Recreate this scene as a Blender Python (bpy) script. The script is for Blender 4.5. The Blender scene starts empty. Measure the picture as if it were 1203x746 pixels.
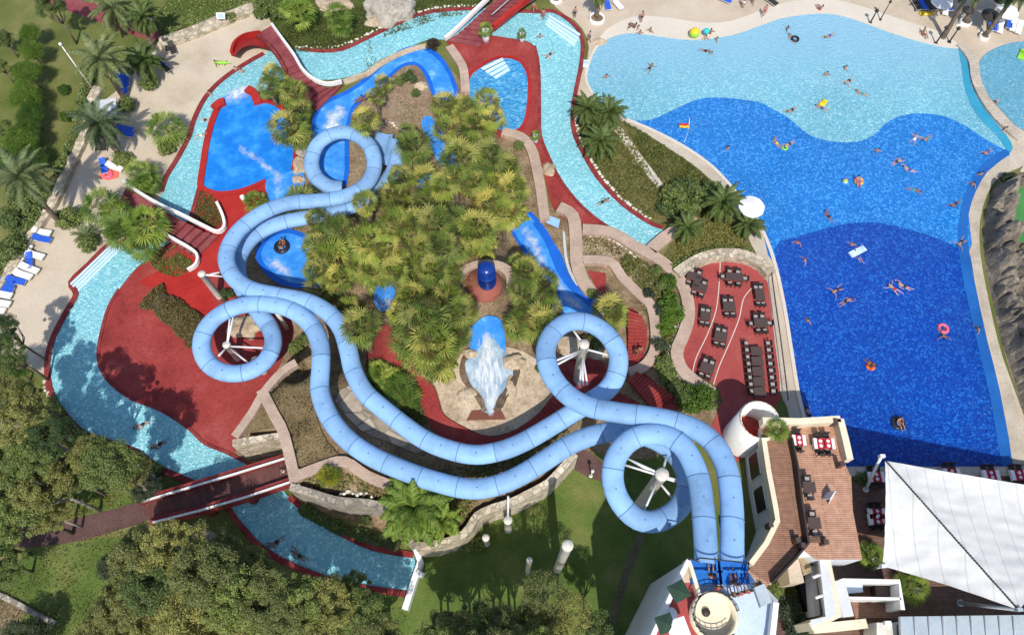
import bpy, bmesh, math, random
from mathutils import Vector, Matrix, noise
from mathutils.geometry import delaunay_2d_cdt
R = math.radians
S = bpy.context.scene
COL = S.collection
rnd = random.Random(7)
# ------------------------------------------------------------------ camera
F, H, CX, CY = 860.0, 65.0, 601.5, 373.0
T = math.atan((790 - CY) / F)
CT, ST = math.cos(T), math.sin(T)
cd = bpy.data.cameras.new('camera'); cam = bpy.data.objects.new('camera', cd); COL.objects.link(cam)
cam.location = (0, 0, H); cam.rotation_euler = (T, 0, 0)
cd.sensor_fit = 'HORIZONTAL'; cd.sensor_width = 36; cd.lens = F / 1203 * 36; cd.clip_end = 3000; cd.clip_start = 1
S.camera = cam

def P(px, py, z=0.0):
    "point of the place at height z that the photograph shows at a pixel"
    dx = (px - CX) / F; dy = (CY - py) / F
    y = dy * CT + ST; zz = dy * ST - CT
    s = (H - z) / (-zz)
    return Vector((dx * s, y * s, z))
def proj(v):
    d = Vector(v) - Vector((0, 0, H))
    yc = d.y * CT + d.z * ST; zc = -d.y * ST + d.z * CT
    return (CX + F * d.x / -zc, CY - F * yc / -zc)
def upright(base, top_px, z0=0.0):
    "height of a pole whose foot is at base and whose top shows at top_px"
    b = P(*base, z0); best = None
    for i in range(2, 200):
        z = z0 + i * 0.1; d = (P(*top_px, z) - b).xy.length
        if best is None or d < best[0]: best = (d, z)
    return b, P(*top_px, best[1])
# ------------------------------------------------------------------ terrain
C_, M_, W_ = 0.35, 2.0, 6.0
ISL = [(275,515,C_),(333,506,C_),(345,566,C_),(400,583,C_),(445,588,C_),(470,610,C_),(490,635,C_),(540,622,C_),(556,600,C_),
       (600,582,C_),(640,562,C_),(670,530,M_),(700,500,M_),(722,470,M_),(705,440,W_),(700,400,W_),(690,370,W_),(655,330,W_),(628,300,W_),
       (610,270,W_),(598,240,W_),(585,200,W_),(560,170,W_),(530,160,W_),(505,175,W_),(480,205,W_),(450,240,W_),(420,260,W_),(388,285,W_),
       (374,310,W_),(375,345,W_),(398,365,W_),(392,392,M_),(362,402,M_),(345,430,.4),(310,460,.4)]
PZ = 4.0
IW = [(P(a, b, PZ).xy, w) for a, b, w in ISL]
HB = P(505, 320, 5).xy
def inside(p, poly):
    c = False; j = len(poly) - 1
    for i in range(len(poly)):
        a = poly[i]; b = poly[j]
        if (a[1] > p[1]) != (b[1] > p[1]) and p[0] < (b[0]-a[0]) * (p[1]-a[1]) / (b[1]-a[1]) + a[0]: c = not c
        j = i
    return c
IPOLY = [q for q, w in IW]
def seg_d(p, a, b):
    ab = b - a; t = max(0, min(1, (p - a).dot(ab) / max(1e-9, ab.dot(ab))))
    return (p - (a + ab * t)).length
def sm(t):
    t = max(0, min(1, t)); return t * t * (3 - 2 * t)
_hc = {}
def hgt(x, y):
    k = (round(x, 2), round(y, 2))
    if k in _hc: return _hc[k]
    p = Vector((x, y)); v = 0.0
    if inside(p, IPOLY):
        f = 1.0
        for i in range(len(IW)):
            a, w = IW[i]; b = IW[(i + 1) % len(IW)][0]
            d = seg_d(p, a, b)
            if d < w: f = min(f, sm(d / w))
        v = f * (PZ + 2.0 * math.exp(-((p - HB).length / 9.0) ** 2))
    _hc[k] = v
    return v
def G(px, py, off=0.0):
    z = 2.0; q = None
    for i in range(14):
        q = P(px, py, z); z = z * 0.4 + (hgt(q.x, q.y) + off) * 0.6
    q = P(px, py, z); q.z = hgt(q.x, q.y) + off
    return q
# ------------------------------------------------------------------ object helpers
def tag(o, label=None, cat=None, group=None, kind=None):
    if label: o['label'] = label
    if cat: o['category'] = cat
    if group: o['group'] = group
    if kind: o['kind'] = kind
    return o
def link(name, me, parent=None, loc=None):
    o = bpy.data.objects.new(name, me); COL.objects.link(o)
    if parent is not None: o.parent = parent
    if loc is not None: o.location = loc
    return o
def empty(name, loc=(0, 0, 0), rz=0):
    o = bpy.data.objects.new(name, None); COL.objects.link(o); o.location = loc; o.rotation_euler = (0, 0, rz)
    o.empty_display_size = 0.3
    return o
def mesh(name, bm, mats, smooth=False):
    bmesh.ops.recalc_face_normals(bm, faces=bm.faces) if not getattr(bm, 'keepn', False) else None
    me = bpy.data.meshes.new(name); bm.to_mesh(me); bm.free()
    for m in (mats if isinstance(mats, (list, tuple)) else [mats]): me.materials.append(m)
    if smooth:
        for p in me.polygons: p.use_smooth = True
    return me
def raw(name, vs, fs, mats, mi=None, smooth=False):
    me = bpy.data.meshes.new(name); me.from_pydata([tuple(v) for v in vs], [], fs); me.update()
    for m in (mats if isinstance(mats, (list, tuple)) else [mats]): me.materials.append(m)
    if mi: me.polygons.foreach_set('material_index', mi)
    if smooth:
        for p in me.polygons: p.use_smooth = True
    return me
def copy_tree(o, parent=None):
    c = o.copy(); COL.objects.link(c)
    if parent is not None: c.parent = parent
    for ch in o.children: copy_tree(ch, c)
    return c
def box(bm, x0, x1, y0, y1, z0, z1, mat=0, M=None):
    vs = [bm.verts.new((x, y, z)) for z in (z0, z1) for y in (y0, y1) for x in (x0, x1)]
    for f in ((0,2,3,1),(4,5,7,6),(0,1,5,4),(2,6,7,3),(0,4,6,2),(1,3,7,5)):
        bm.faces.new([vs[i] for i in f]).material_index = mat
    if M is not None:
        for v in vs: v.co = M @ v.co
    return vs
def cyl(bm, a, b, r0, r1=None, n=10, mat=0, cap=True):
    a = Vector(a); b = Vector(b); r1 = r0 if r1 is None else r1
    d = (b - a).normalized(); u = d.orthogonal().normalized(); w = d.cross(u)
    A = [bm.verts.new(a + (u*math.cos(t)+w*math.sin(t))*r0) for t in [2*math.pi*i/n for i in range(n)]]
    B = [bm.verts.new(b + (u*math.cos(t)+w*math.sin(t))*r1) for t in [2*math.pi*i/n for i in range(n)]]
    for i in range(n):
        f = bm.faces.new((A[i], A[(i+1)%n], B[(i+1)%n], B[i])); f.material_index = mat; f.smooth = True
    if cap:
        bm.faces.new(A[::-1]).material_index = mat; bm.faces.new(B).material_index = mat
def lathe(bm, prof, n=16, mat=0, c=(0, 0)):
    rings = []
    for r, z in prof:
        rings.append([bm.verts.new((c[0]+r*math.cos(2*math.pi*i/n), c[1]+r*math.sin(2*math.pi*i/n), z)) for i in range(n)])
    for a, b in zip(rings, rings[1:]):
        for i in range(n):
            f = bm.faces.new((a[i], a[(i+1)%n], b[(i+1)%n], b[i])); f.material_index = mat; f.smooth = True
    return rings
def spline(pts, n=4, closed=False):
    pts = [tuple(p) for p in pts]; out = []; m = len(pts); k = len(pts[0])
    rng = range(m) if closed else range(m - 1)
    for i in rng:
        if closed: p0, p1, p2, p3 = pts[i-1], pts[i], pts[(i+1)%m], pts[(i+2)%m]
        else: p0, p1, p2, p3 = pts[max(0,i-1)], pts[i], pts[i+1], pts[min(m-1,i+2)]
        for j in range(n):
            t = j / n
            out.append(tuple(0.5*((2*p1[c])+(-p0[c]+p2[c])*t+(2*p0[c]-5*p1[c]+4*p2[c]-p3[c])*t*t+(-p0[c]+3*p1[c]-3*p2[c]+p3[c])*t**3) for c in range(k)))
    if not closed: out.append(pts[-1])
    return out
def flat(name, px, z, m, sp=3, parent=None):
    "one flat sheet of ground, paving or water at height z"
    pts = spline(px, sp, True) if sp > 1 else px
    ws = [P(a, b, z) for a, b in pts]
    co, ed, fc, _, _, _ = delaunay_2d_cdt([w.xy for w in ws], [(i, (i+1) % len(ws)) for i in range(len(ws))], [], 1, 1e-4)
    me = raw(name, [(c.x, c.y, z) for c in co], [tuple(f) for f in fc], m)
    up(me)
    return link(name, me, parent)
def up(me):
    for p in me.polygons:
        if p.normal.z < 0: p.flip()
    me.update()
def drape(name, px, off, m, sp=3, step=0.7, parent=None, fade=0):
    "a sheet that follows the slope of the island"
    pts = spline(px, sp, True) if sp > 1 else px
    pts2 = []
    for i in range(len(pts)):
        a = G(*pts[i], off).xy; b = G(*pts[(i+1) % len(pts)], off).xy; k = max(1, int((b-a).length / step))
        for j in range(k): pts2.append(a.lerp(b, j / k))
    n = len(pts2); V = list(pts2); xs = [p.x for p in pts2]; ys = [p.y for p in pts2]
    x = min(xs)
    while x < max(xs):
        y = min(ys)
        while y < max(ys):
            q = Vector((x + 0.01, y + 0.013))
            if inside(q, pts2): V.append(q)
            y += step
        x += step
    co, ed, fc, _, _, _ = delaunay_2d_cdt(V, [(i, (i+1) % n) for i in range(n)], [], 1, 1e-4)
    me = raw(name, [(c.x, c.y, hgt(c.x, c.y) + off) for c in co], [tuple(f) for f in fc], m, smooth=True)
    up(me)
    if fade:
        at = me.attributes.new('edge', 'FLOAT', 'POINT'); k = len(pts2)
        for i, c in enumerate(co): at.data[i].value = min(1, min(seg_d(c, pts2[j], pts2[(j+1) % k]) for j in range(k)) / fade)
    return link(name, me, parent)
def prism(name, px, z0, z1, m, sp=1, parent=None, zpx=None, world=None):
    "a solid slab or block; its top edge is what the photograph shows"
    pts = spline(px, sp, True) if sp > 1 else px
    ws = world or [P(a, b, z1 if zpx is None else zpx) for a, b in pts]
    bm = bmesh.new()
    prism_bm(bm, ws, z0, z1)
    return link(name, mesh(name, bm, m), parent)
def prism_bm(bm, ws, z0, z1, mt=0, ms=0):
    n = len(ws)
    co, ed, fc, _, _, _ = delaunay_2d_cdt([Vector((w[0], w[1])) for w in ws], [(i, (i+1) % n) for i in range(n)], [], 1, 1e-5)
    tv = [bm.verts.new((c.x, c.y, z1)) for c in co]; bv = [bm.verts.new((c.x, c.y, z0)) for c in co]
    for f in fc:
        bm.faces.new([tv[i] for i in f]).material_index = mt
        bm.faces.new([bv[i] for i in f][::-1]).material_index = ms
    for i in range(n):
        j = (i + 1) % n
        try: bm.faces.new((bv[i], bv[j], tv[j], tv[i])).material_index = ms
        except Exception: pass
def strip(name, pts, w, m, h0=None, h1=0.15, side=0.0, closed=False, sp=3, parent=None, ground=True, wob=0.0):
    "a kerb, low wall or rail: a box section swept along a line of points; pts are pixels on the ground (or pixels + z)"
    q = []
    raw_pts = spline(pts, sp, closed) if sp > 1 else pts
    for p in raw_pts:
        if len(p) == 3: q.append(P(p[0], p[1], p[2]))
        else: q.append(G(p[0], p[1]) if ground else P(p[0], p[1], 0))
    return strip_w(name, q, w, m, h0, h1, side, closed, parent, wob)
def strip_w(name, q, w, m, h0=None, h1=0.15, side=0.0, closed=False, parent=None, wob=0.0):
    n = len(q); vs = []; fs = []
    for i in range(n):
        a = q[i-1] if (i > 0 or closed) else q[i]; b = q[(i+1) % n] if (i < n-1 or closed) else q[i]
        d = (b - a).xy; d = d.normalized() if d.length > 1e-6 else Vector((1, 0)); nr = Vector((-d.y, d.x, 0))
        c = q[i]; lo = -0.3 if h0 is None else h0
        k = 1 + (wob * (rnd.random() - .5) if wob else 0)
        L = c + nr * (side + w/2 * k); Rr = c + nr * (side - w/2 * k); hh = h1 * (1 + wob*(rnd.random()-.5)) if wob else h1
        vs += [(L.x, L.y, c.z+lo), (L.x, L.y, c.z+hh), (Rr.x, Rr.y, c.z+hh), (Rr.x, Rr.y, c.z+lo)]
    for i in range(n if closed else n-1):
        a = 4*i; b = 4*((i+1) % n)
        for k in range(3): fs.append((a+k, a+k+1, b+k+1, b+k))
    if not closed: fs += [(0,1,2,3), (4*n-1,4*n-2,4*n-3,4*n-4)]
    bm = bmesh.new(); V = [bm.verts.new(v) for v in vs]
    for f in fs: bm.faces.new([V[i] for i in f])
    return link(name, mesh(name, bm, m), parent)
# ------------------------------------------------------------------ materials
def nt(name):
    m = bpy.data.materials.new(name); m.use_nodes = True; t = m.node_tree
    return m, t, t.nodes['Principled BSDF']
def ramp(t, src, cols, lo=0.3, hi=0.7):
    r = t.nodes.new('ShaderNodeValToRGB'); e = r.color_ramp.elements
    while len(e) < len(cols): e.new(0.5)
    for i, c in enumerate(cols):
        e[i].position = lo + (hi - lo) * i / max(1, len(cols)-1); e[i].color = (*c, 1)
    t.links.new(src, r.inputs[0]); return r
def coords(t, obj=False):
    if obj: return t.nodes.new('ShaderNodeTexCoord').outputs['Object']
    return t.nodes.new('ShaderNodeNewGeometry').outputs['Position']
def noi(t, co, scale, detail=5, rough=0.6):
    n = t.nodes.new('ShaderNodeTexNoise'); n.inputs['Scale'].default_value = scale
    n.inputs['Detail'].default_value = detail; n.inputs['Roughness'].default_value = rough
    t.links.new(co, n.inputs['Vector']); return n.outputs[0]
def mixc(t, fac, a, b, mode='MIX'):
    n = t.nodes.new('ShaderNodeMix'); n.data_type = 'RGBA'; n.blend_type = mode
    for s, v in ((n.inputs[0], fac), (n.inputs[6], a), (n.inputs[7], b)):
        if hasattr(v, 'is_output'): t.links.new(v, s)
        elif isinstance(v, (tuple, list)): s.default_value = (*v, 1)
        else: s.default_value = v
    return n.outputs[2]
def bump(t, b, h, st, dist=0.1):
    n = t.nodes.new('ShaderNodeBump'); n.inputs['Strength'].default_value = st; n.inputs['Distance'].default_value = dist
    t.links.new(h, n.inputs['Height']); t.links.new(n.outputs[0], b.inputs['Normal'])
def mul(c, k): return tuple(min(1, x*k) for x in c)
def MAT(name, cols, scale=0.5, rough=0.85, bs=0, bscale=3.0, fine=0.25, fscale=6.0, spec=0.25, obj=False):
    "blotchy surface: large patches of the listed colours, fine grain over them, a bump"
    m, t, b = nt(name); co = coords(t, obj)
    if not isinstance(cols[0], (tuple, list)): cols = [mul(cols, .8), cols, mul(cols, 1.2)]
    c = ramp(t, noi(t, co, scale), cols).outputs[0]
    if fine:
        g = ramp(t, noi(t, co, fscale, 3), [(1-fine,)*3, (1,)*3, (1+fine*0.6,)*3], .32, .68).outputs[0]
        c = mixc(t, 1.0, c, g, 'MULTIPLY')
    t.links.new(c, b.inputs['Base Color']); b.inputs['Roughness'].default_value = rough
    b.inputs['Specular IOR Level'].default_value = spec
    if bs: bump(t, b, noi(t, co, bscale, 4), bs)
    return m
def LEAF(name, cols, trans=0.3, rough=0.55):
    m, t, b = nt(name)
    g = t.nodes.new('ShaderNodeNewGeometry'); oi = t.nodes.new('ShaderNodeObjectInfo')
    c = ramp(t, g.outputs['Random Per Island'], cols, 0.0, 1.0).outputs[0]
    v = ramp(t, oi.outputs['Random'], [(.55,.64,.66), (1.2,1.15,1.0)], 0, 1).outputs[0]
    c = mixc(t, 1.0, c, v, 'MULTIPLY')
    t.links.new(c, b.inputs['Base Color']); b.inputs['Roughness'].default_value = rough; b.inputs['Specular IOR Level'].default_value = 0.3
    tr = t.nodes.new('ShaderNodeBsdfTranslucent'); t.links.new(c, tr.inputs['Color'])
    mx = t.nodes.new('ShaderNodeMixShader'); mx.inputs[0].default_value = trans
    t.links.new(b.outputs[0], mx.inputs[1]); t.links.new(tr.outputs[0], mx.inputs[2])
    t.links.new(mx.outputs[0], t.nodes['Material Output'].inputs[0])
    return m
def WATER(name, dark, mid, light, cell=6.6, bs=.85, rough=.1, blot=.08, pale=None, y0=0, y1=1):
    "shallow pool: rippled water, its caustics and sparkle painted in as colour cells; pale = colour of the shallow beach end"
    m, t, b = nt(name); co = coords(t)
    wv = t.nodes.new('ShaderNodeMix'); wv.data_type = 'VECTOR'; wv.inputs[0].default_value = .1
    nz = t.nodes.new('ShaderNodeTexNoise'); nz.inputs['Scale'].default_value = 1.5; t.links.new(co, nz.inputs['Vector'])
    t.links.new(co, wv.inputs[4]); t.links.new(nz.outputs[1], wv.inputs[5])
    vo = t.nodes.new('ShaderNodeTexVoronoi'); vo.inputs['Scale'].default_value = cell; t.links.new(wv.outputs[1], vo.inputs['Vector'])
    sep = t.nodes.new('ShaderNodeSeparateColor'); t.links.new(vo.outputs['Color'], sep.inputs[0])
    c = ramp(t, sep.outputs[0], [dark, mid, mid, light], .0, .97).outputs[0]  # lighter cells paint sun sparkle and caustics into the base colour
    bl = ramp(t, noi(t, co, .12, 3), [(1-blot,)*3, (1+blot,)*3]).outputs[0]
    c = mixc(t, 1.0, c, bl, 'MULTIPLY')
    st_ = bs
    if pale:
        sx = t.nodes.new('ShaderNodeSeparateXYZ'); t.links.new(co, sx.inputs[0])
        mr = t.nodes.new('ShaderNodeMapRange'); mr.inputs[1].default_value = y0; mr.inputs[2].default_value = y1; mr.interpolation_type = 'SMOOTHSTEP'
        t.links.new(sx.outputs[1], mr.inputs[0]); c = mixc(t, mr.outputs[0], c, pale)
    t.links.new(c, b.inputs['Base Color']); b.inputs['Roughness'].default_value = rough; b.inputs['IOR'].default_value = 1.33
    v2 = t.nodes.new('ShaderNodeTexNoise'); v2.inputs['Scale'].default_value = cell; v2.inputs['Detail'].default_value = 2.5; v2.inputs['Roughness'].default_value = .6; t.links.new(co, v2.inputs['Vector'])
    bump(t, b, v2.outputs[0], bs, .6)
    return m
def SOFTFOAM(name, body, white, scale=.9):
    "aerated water that thins out towards the rim of the churned patch"
    m, t, b = nt(name); co = coords(t)
    n = noi(t, co, scale, 8, .65)
    at = t.nodes.new('ShaderNodeAttribute'); at.attribute_name = 'edge'
    ad = t.nodes.new('ShaderNodeMath'); ad.operation = 'MULTIPLY_ADD'; t.links.new(at.outputs['Fac'], ad.inputs[0]); ad.inputs[1].default_value = .62; t.links.new(n, ad.inputs[2])
    al = ramp(t, ad.outputs[0], [(0,)*3, (.5,)*3, (1,)*3], .54, .98)
    c = ramp(t, noi(t, co, scale*2.5, 6), [body, white], .34, .56).outputs[0]
    t.links.new(c, b.inputs['Base Color']); b.inputs['Roughness'].default_value = .4
    t.links.new(al.outputs[0], b.inputs['Alpha'])
    bump(t, b, noi(t, co, scale*4, 5), .4, .12)
    return m
def STREAK(name, body, white, sc=(2.4, .55, 1)):
    "water thrown down a chute: see-through threads along the fall"
    m, t, b = nt(name); co = coords(t); mp = t.nodes.new('ShaderNodeMapping'); mp.inputs['Scale'].default_value = sc; t.links.new(co, mp.inputs[0])
    n = noi(t, mp.outputs[0], 1.5, 9, .7)
    at = t.nodes.new('ShaderNodeAttribute'); at.attribute_name = 'edge'
    ad = t.nodes.new('ShaderNodeMath'); ad.operation = 'MULTIPLY_ADD'; t.links.new(at.outputs['Fac'], ad.inputs[0]); ad.inputs[1].default_value = .34; t.links.new(n, ad.inputs[2])
    al = ramp(t, ad.outputs[0], [(0,)*3, (.45,)*3, (.95,)*3], .5, .92)
    c = ramp(t, n, [body, white], .36, .56).outputs[0]
    t.links.new(c, b.inputs['Base Color']); b.inputs['Roughness'].default_value = .5; t.links.new(al.outputs[0], b.inputs['Alpha'])
    bump(t, b, n, .5, .15)
    return m
def FOAMY(name, a, b_, c_, scale=0.8, lo=.42, hi=.62):
    m, t, b = nt(name); co = coords(t)
    n = noi(t, co, scale, 8, .62)
    c = ramp(t, n, [a, b_, c_], lo, hi).outputs[0]
    t.links.new(c, b.inputs['Base Color']); b.inputs['Roughness'].default_value = .3
    bump(t, b, noi(t, co, scale*4, 5), .5, .15)
    return m
def PLANK(name, a, b_, ang=0.0, width=0.16):
    m, t, b = nt(name); co = coords(t)
    mp = t.nodes.new('ShaderNodeMapping'); mp.inputs['Rotation'].default_value = (0, 0, ang); t.links.new(co, mp.inputs[0])
    br = t.nodes.new('ShaderNodeTexBrick'); t.links.new(mp.outputs[0], br.inputs['Vector'])
    br.inputs['Color1'].default_value = (*a, 1); br.inputs['Color2'].default_value = (*b_, 1); br.inputs['Mortar'].default_value = (*mul(a, .3), 1)
    br.inputs['Scale'].default_value = 1; br.inputs['Brick Width'].default_value = 2.4; br.inputs['Row Height'].default_value = width
    br.inputs['Mortar Size'].default_value = .018
    g = ramp(t, noi(t, co, 2, 4), [(.75,)*3, (1.15,)*3]).outputs[0]
    c = mixc(t, 1.0, br.outputs[0], g, 'MULTIPLY')
    t.links.new(c, b.inputs['Base Color']); b.inputs['Roughness'].default_value = .7
    return m
def STONE(name, a, b_, mort, sc=1.0, w=.5, h=.25, bs=.4, vert=False):
    "masonry: irregular stones in mortar"
    m, t, b = nt(name); co = coords(t)
    vo = t.nodes.new('ShaderNodeTexVoronoi'); vo.feature = 'DISTANCE_TO_EDGE'; vo.inputs['Scale'].default_value = sc/w
    v2 = t.nodes.new('ShaderNodeTexVoronoi'); v2.inputs['Scale'].default_value = sc/w
    mp = t.nodes.new('ShaderNodeMapping'); mp.inputs['Scale'].default_value = (1, 1, 1.6); t.links.new(co, mp.inputs[0])
    for v in (vo, v2): t.links.new(mp.outputs[0], v.inputs['Vector'])
    sep = t.nodes.new('ShaderNodeSeparateColor'); t.links.new(v2.outputs['Color'], sep.inputs[0])
    c = ramp(t, sep.outputs[0], [a, b_, mul(b_, 1.15)], .1, .9).outputs[0]
    e = ramp(t, vo.outputs[0], [(0,)*3, (1,)*3], .01, .07).outputs[0]
    c = mixc(t, e, mort, c)
    g = ramp(t, noi(t, co, 1.1, 5), [(.7,)*3, (1.2,)*3]).outputs[0]
    c = mixc(t, 1.0, c, g, 'MULTIPLY')
    t.links.new(c, b.inputs['Base Color']); b.inputs['Roughness'].default_value = .9
    bump(t, b, e, bs, .06)
    return m
def TILE(name, a, b_, mort, w=.3, ang=0.0, rough=.7):
    m, t, b = nt(name); co = coords(t)
    mp = t.nodes.new('ShaderNodeMapping'); mp.inputs['Rotation'].default_value = (0, 0, ang); t.links.new(co, mp.inputs[0])
    br = t.nodes.new('ShaderNodeTexBrick'); t.links.new(mp.outputs[0], br.inputs['Vector']); br.offset = 0.5
    br.inputs['Color1'].default_value = (*a, 1); br.inputs['Color2'].default_value = (*b_, 1); br.inputs['Mortar'].default_value = (*mort, 1)
    br.inputs['Scale'].default_value = 1; br.inputs['Brick Width'].default_value = w; br.inputs['Row Height'].default_value = w*.6
    br.inputs['Mortar Size'].default_value = .02
    g = ramp(t, noi(t, co, .5, 6), [(.78,)*3, (1.15,)*3]).outputs[0]
    c = mixc(t, 1.0, br.outputs[0], g, 'MULTIPLY')
    t.links.new(c, b.inputs['Base Color']); b.inputs['Roughness'].default_value = rough
    return m
def PLAIN(name, col, rough=.5, var=.12, spec=.4):
    return MAT(name, [mul(col, 1-var), col, mul(col, 1+var)], .7, rough, 0, fine=.08, spec=spec, obj=True)

m_lawn = MAT('lawn_grass', [(.075,.10,.02),(.125,.14,.035),(.21,.19,.075)], .16, .95, .3, 8, .35, 8)
m_lawn2 = MAT('park_grass', [(.055,.09,.016),(.10,.145,.03),(.19,.19,.06)], .22, .95, .3, 8, .35, 9)
m_sand = MAT('sand_paving', [(.42,.345,.25),(.52,.435,.33),(.57,.48,.37)], .25, .9, .2, 5, .14, 7)
m_prom = MAT('promenade_paving', [(.42,.34,.255),(.5,.41,.31),(.54,.455,.36)], .25, .9, .2, 5, .12, 6)
m_promw = MAT('promenade_border', [(.56,.5,.42),(.62,.56,.47)], .3, .9, .1, 5, .1, 6)
m_red = MAT('red_paving', [(.19,.024,.022),(.27,.036,.032),(.30,.046,.04),(.34,.075,.066)], .32, .8, .2, 6, .22, 4)
m_redb = MAT('bright_red_paving', [(.30,.015,.012),(.37,.022,.017),(.40,.035,.028)], .3, .7, .2, 6, .15, 5)
m_redk = MAT('red_kerb', [(.15,.02,.02),(.22,.03,.03),(.28,.06,.055)], .8, .8, .3, 6, .25, 5)
m_maroon = MAT('maroon_path', [(.17,.03,.035),(.23,.055,.06),(.27,.085,.085)], .5, .9, .2, 6, .2, 6)
m_brpath = MAT('brown_path', [(.085,.045,.04),(.115,.062,.055),(.14,.085,.07)], .4, .9, .2, 5, .25, 6)
m_tan = TILE('tan_wall_coping', (.43,.31,.235), (.50,.37,.285), (.36,.26,.2), .35)
m_stone = STONE('rubble_stone_wall', (.36,.30,.21), (.52,.44,.32), (.26,.22,.16), 1, .6)
m_gstone = STONE('grey_stone_wall', (.24,.21,.17), (.36,.31,.25), (.17,.15,.12), 1, .5)
m_flag = STONE('flagstone', (.30,.25,.19), (.40,.33,.26), (.22,.19,.14), 1, 1.6, bs=.3)
m_white = PLAIN('white_paint', (.78,.77,.75), .5, .06)
m_cream = PLAIN('cream_paint', (.72,.63,.46), .6, .08)
m_greyw = PLAIN('pale_grey_render', (.60,.61,.63), .7, .07)
m_soil = MAT('dry_soil', [(.14,.095,.055),(.22,.155,.09),(.32,.24,.15)], .5, .95, .6, 3, .35, 4)
m_bsoil = MAT('brown_planting_soil', [(.12,.085,.04),(.175,.125,.062),(.23,.175,.09)], .5, .95, .6, 5, .4, 6)
m_straw = MAT('straw_mulch', [(.27,.20,.12),(.36,.28,.17),(.22,.17,.08)], .6, .95, .5, 4, .35, 5)
m_rock = MAT('sandy_rock', [(.30,.22,.14),(.46,.36,.25),(.52,.43,.32)], .5, .9, .5, 1.5, .22, 4)
m_grock = MAT('grey_rock', [(.10,.085,.068),(.19,.16,.125),(.29,.245,.185)], .5, .95, .8, 1.2, .35, 3)
m_boulder = MAT('boulder_rock', [(.27,.24,.2),(.38,.34,.28),(.44,.40,.34)], .5, .95, .7, 1.2, .25, 3)
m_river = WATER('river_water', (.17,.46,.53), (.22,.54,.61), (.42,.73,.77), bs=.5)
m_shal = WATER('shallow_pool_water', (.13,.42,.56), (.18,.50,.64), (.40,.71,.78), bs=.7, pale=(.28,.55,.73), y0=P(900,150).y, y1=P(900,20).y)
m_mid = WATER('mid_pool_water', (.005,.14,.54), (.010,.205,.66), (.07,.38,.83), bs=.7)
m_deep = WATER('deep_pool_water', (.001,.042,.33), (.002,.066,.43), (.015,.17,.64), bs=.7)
m_edge = MAT('pool_edge_blue', [(.012,.09,.32),(.02,.13,.42)], .3, .3, .1, 4, .1, 5)
m_spl = FOAMY('splash_pool_water', (.008,.17,.60), (.015,.22,.68), (.04,.29,.75), .5)
m_rapid = FOAMY('rapids_water', (.03,.22,.68), (.06,.30,.78), (.28,.55,.86), .7, .4, .75)
m_chan = PLAIN('blue_channel_lining', (.012,.12,.55), .35, .15)
m_foam = SOFTFOAM('foam', (.34,.52,.70), (.74,.79,.81))
m_strk = STREAK('falling_white_water', (.40,.54,.68), (.78,.82,.84))
m_bowl = FOAMY('foam_bowl_water', (.13,.24,.36), (.26,.38,.48), (.48,.58,.64), .9, .32, .66)
m_wbank = PLAIN('light_blue_step', (.55,.72,.80), .5, .08)
def slide_mat(n, c):
    m, t, b = nt(n); co = coords(t)
    oi = t.nodes.new('ShaderNodeObjectInfo')
    v = ramp(t, oi.outputs['Random'], [mul(c, .84), c, mul(c, 1.1)], 0, 1).outputs[0]
    g = ramp(t, noi(t, co, .7, 7, .7), [(.80,.80,.79), (.98,)*3, (1.05,)*3], .34, .66).outputs[0]
    v = mixc(t, 1.0, v, g, 'MULTIPLY')
    s_ = ramp(t, noi(t, co, 2.6, 8, .75), [(0,)*3, (.35,)*3], .58, .74).outputs[0]   # dust and lime stains
    t.links.new(mixc(t, s_, v, (.52,.56,.58)), b.inputs['Base Color']); b.inputs['Roughness'].default_value = .55; b.inputs['Specular IOR Level'].default_value = .2
    return m
m_tube = slide_mat('slide_blue', (.245,.43,.70))
m_seam = PLAIN('slide_seam', (.10,.20,.37), .6)
m_tubed = slide_mat('slide_start_blue', (.02,.17,.58))
m_dkblue = PLAIN('dark_blue_plastic', (.006,.035,.22), .25)
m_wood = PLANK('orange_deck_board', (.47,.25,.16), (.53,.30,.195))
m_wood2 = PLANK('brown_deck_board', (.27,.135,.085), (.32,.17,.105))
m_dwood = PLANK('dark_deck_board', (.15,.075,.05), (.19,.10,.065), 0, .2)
m_brwood = PLANK('bridge_board', (.10,.035,.03), (.15,.055,.045), 1.2, .2)
m_dark = PLAIN('dark_wicker', (.035,.028,.026), .6)
m_tabletop = PLAIN('dark_table_top', (.075,.05,.042), .5)
m_dkglass = PLAIN('dark_window_glass', (.012,.014,.017), .45, .1, .2)
m_cloth = PLAIN('white_cloth', (.8,.79,.78), .8, .04)
m_redc = PLAIN('red_cloth', (.42,.012,.03), .8)
m_sail = MAT('sail_fabric', [(.54,.535,.52),(.585,.58,.565),(.61,.605,.59)], .35, .8, .25, 1.4, .05, 5)
_m = m_sail; _t = _m.node_tree; _b = _t.nodes['Principled BSDF']; _c = _b.inputs['Base Color'].links[0].from_socket
_w = _t.nodes.new('ShaderNodeTexWave'); _w.inputs['Scale'].default_value = .21; _w.inputs['Distortion'].default_value = .3; _t.links.new(coords(_t), _w.inputs['Vector'])
_s = ramp(_t, _w.outputs['Fac'], [(.80,.80,.80), (1,1,1)], .0, .02).outputs[0]
_t.links.new(mixc(_t, 1.0, _c, _s, 'MULTIPLY'), _b.inputs['Base Color'])
m_rope = PLAIN('dark_rope', (.03,.03,.035), .8)
m_steel = PLAIN('white_steel', (.7,.7,.69), .4, .06)
m_grey = PLAIN('grey_metal', (.36,.38,.40), .4)
m_glassroof = MAT('grey_roof_panel', [(.34,.40,.44),(.42,.48,.52)], .4, .35, 0, 1, .08, 3)
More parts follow.
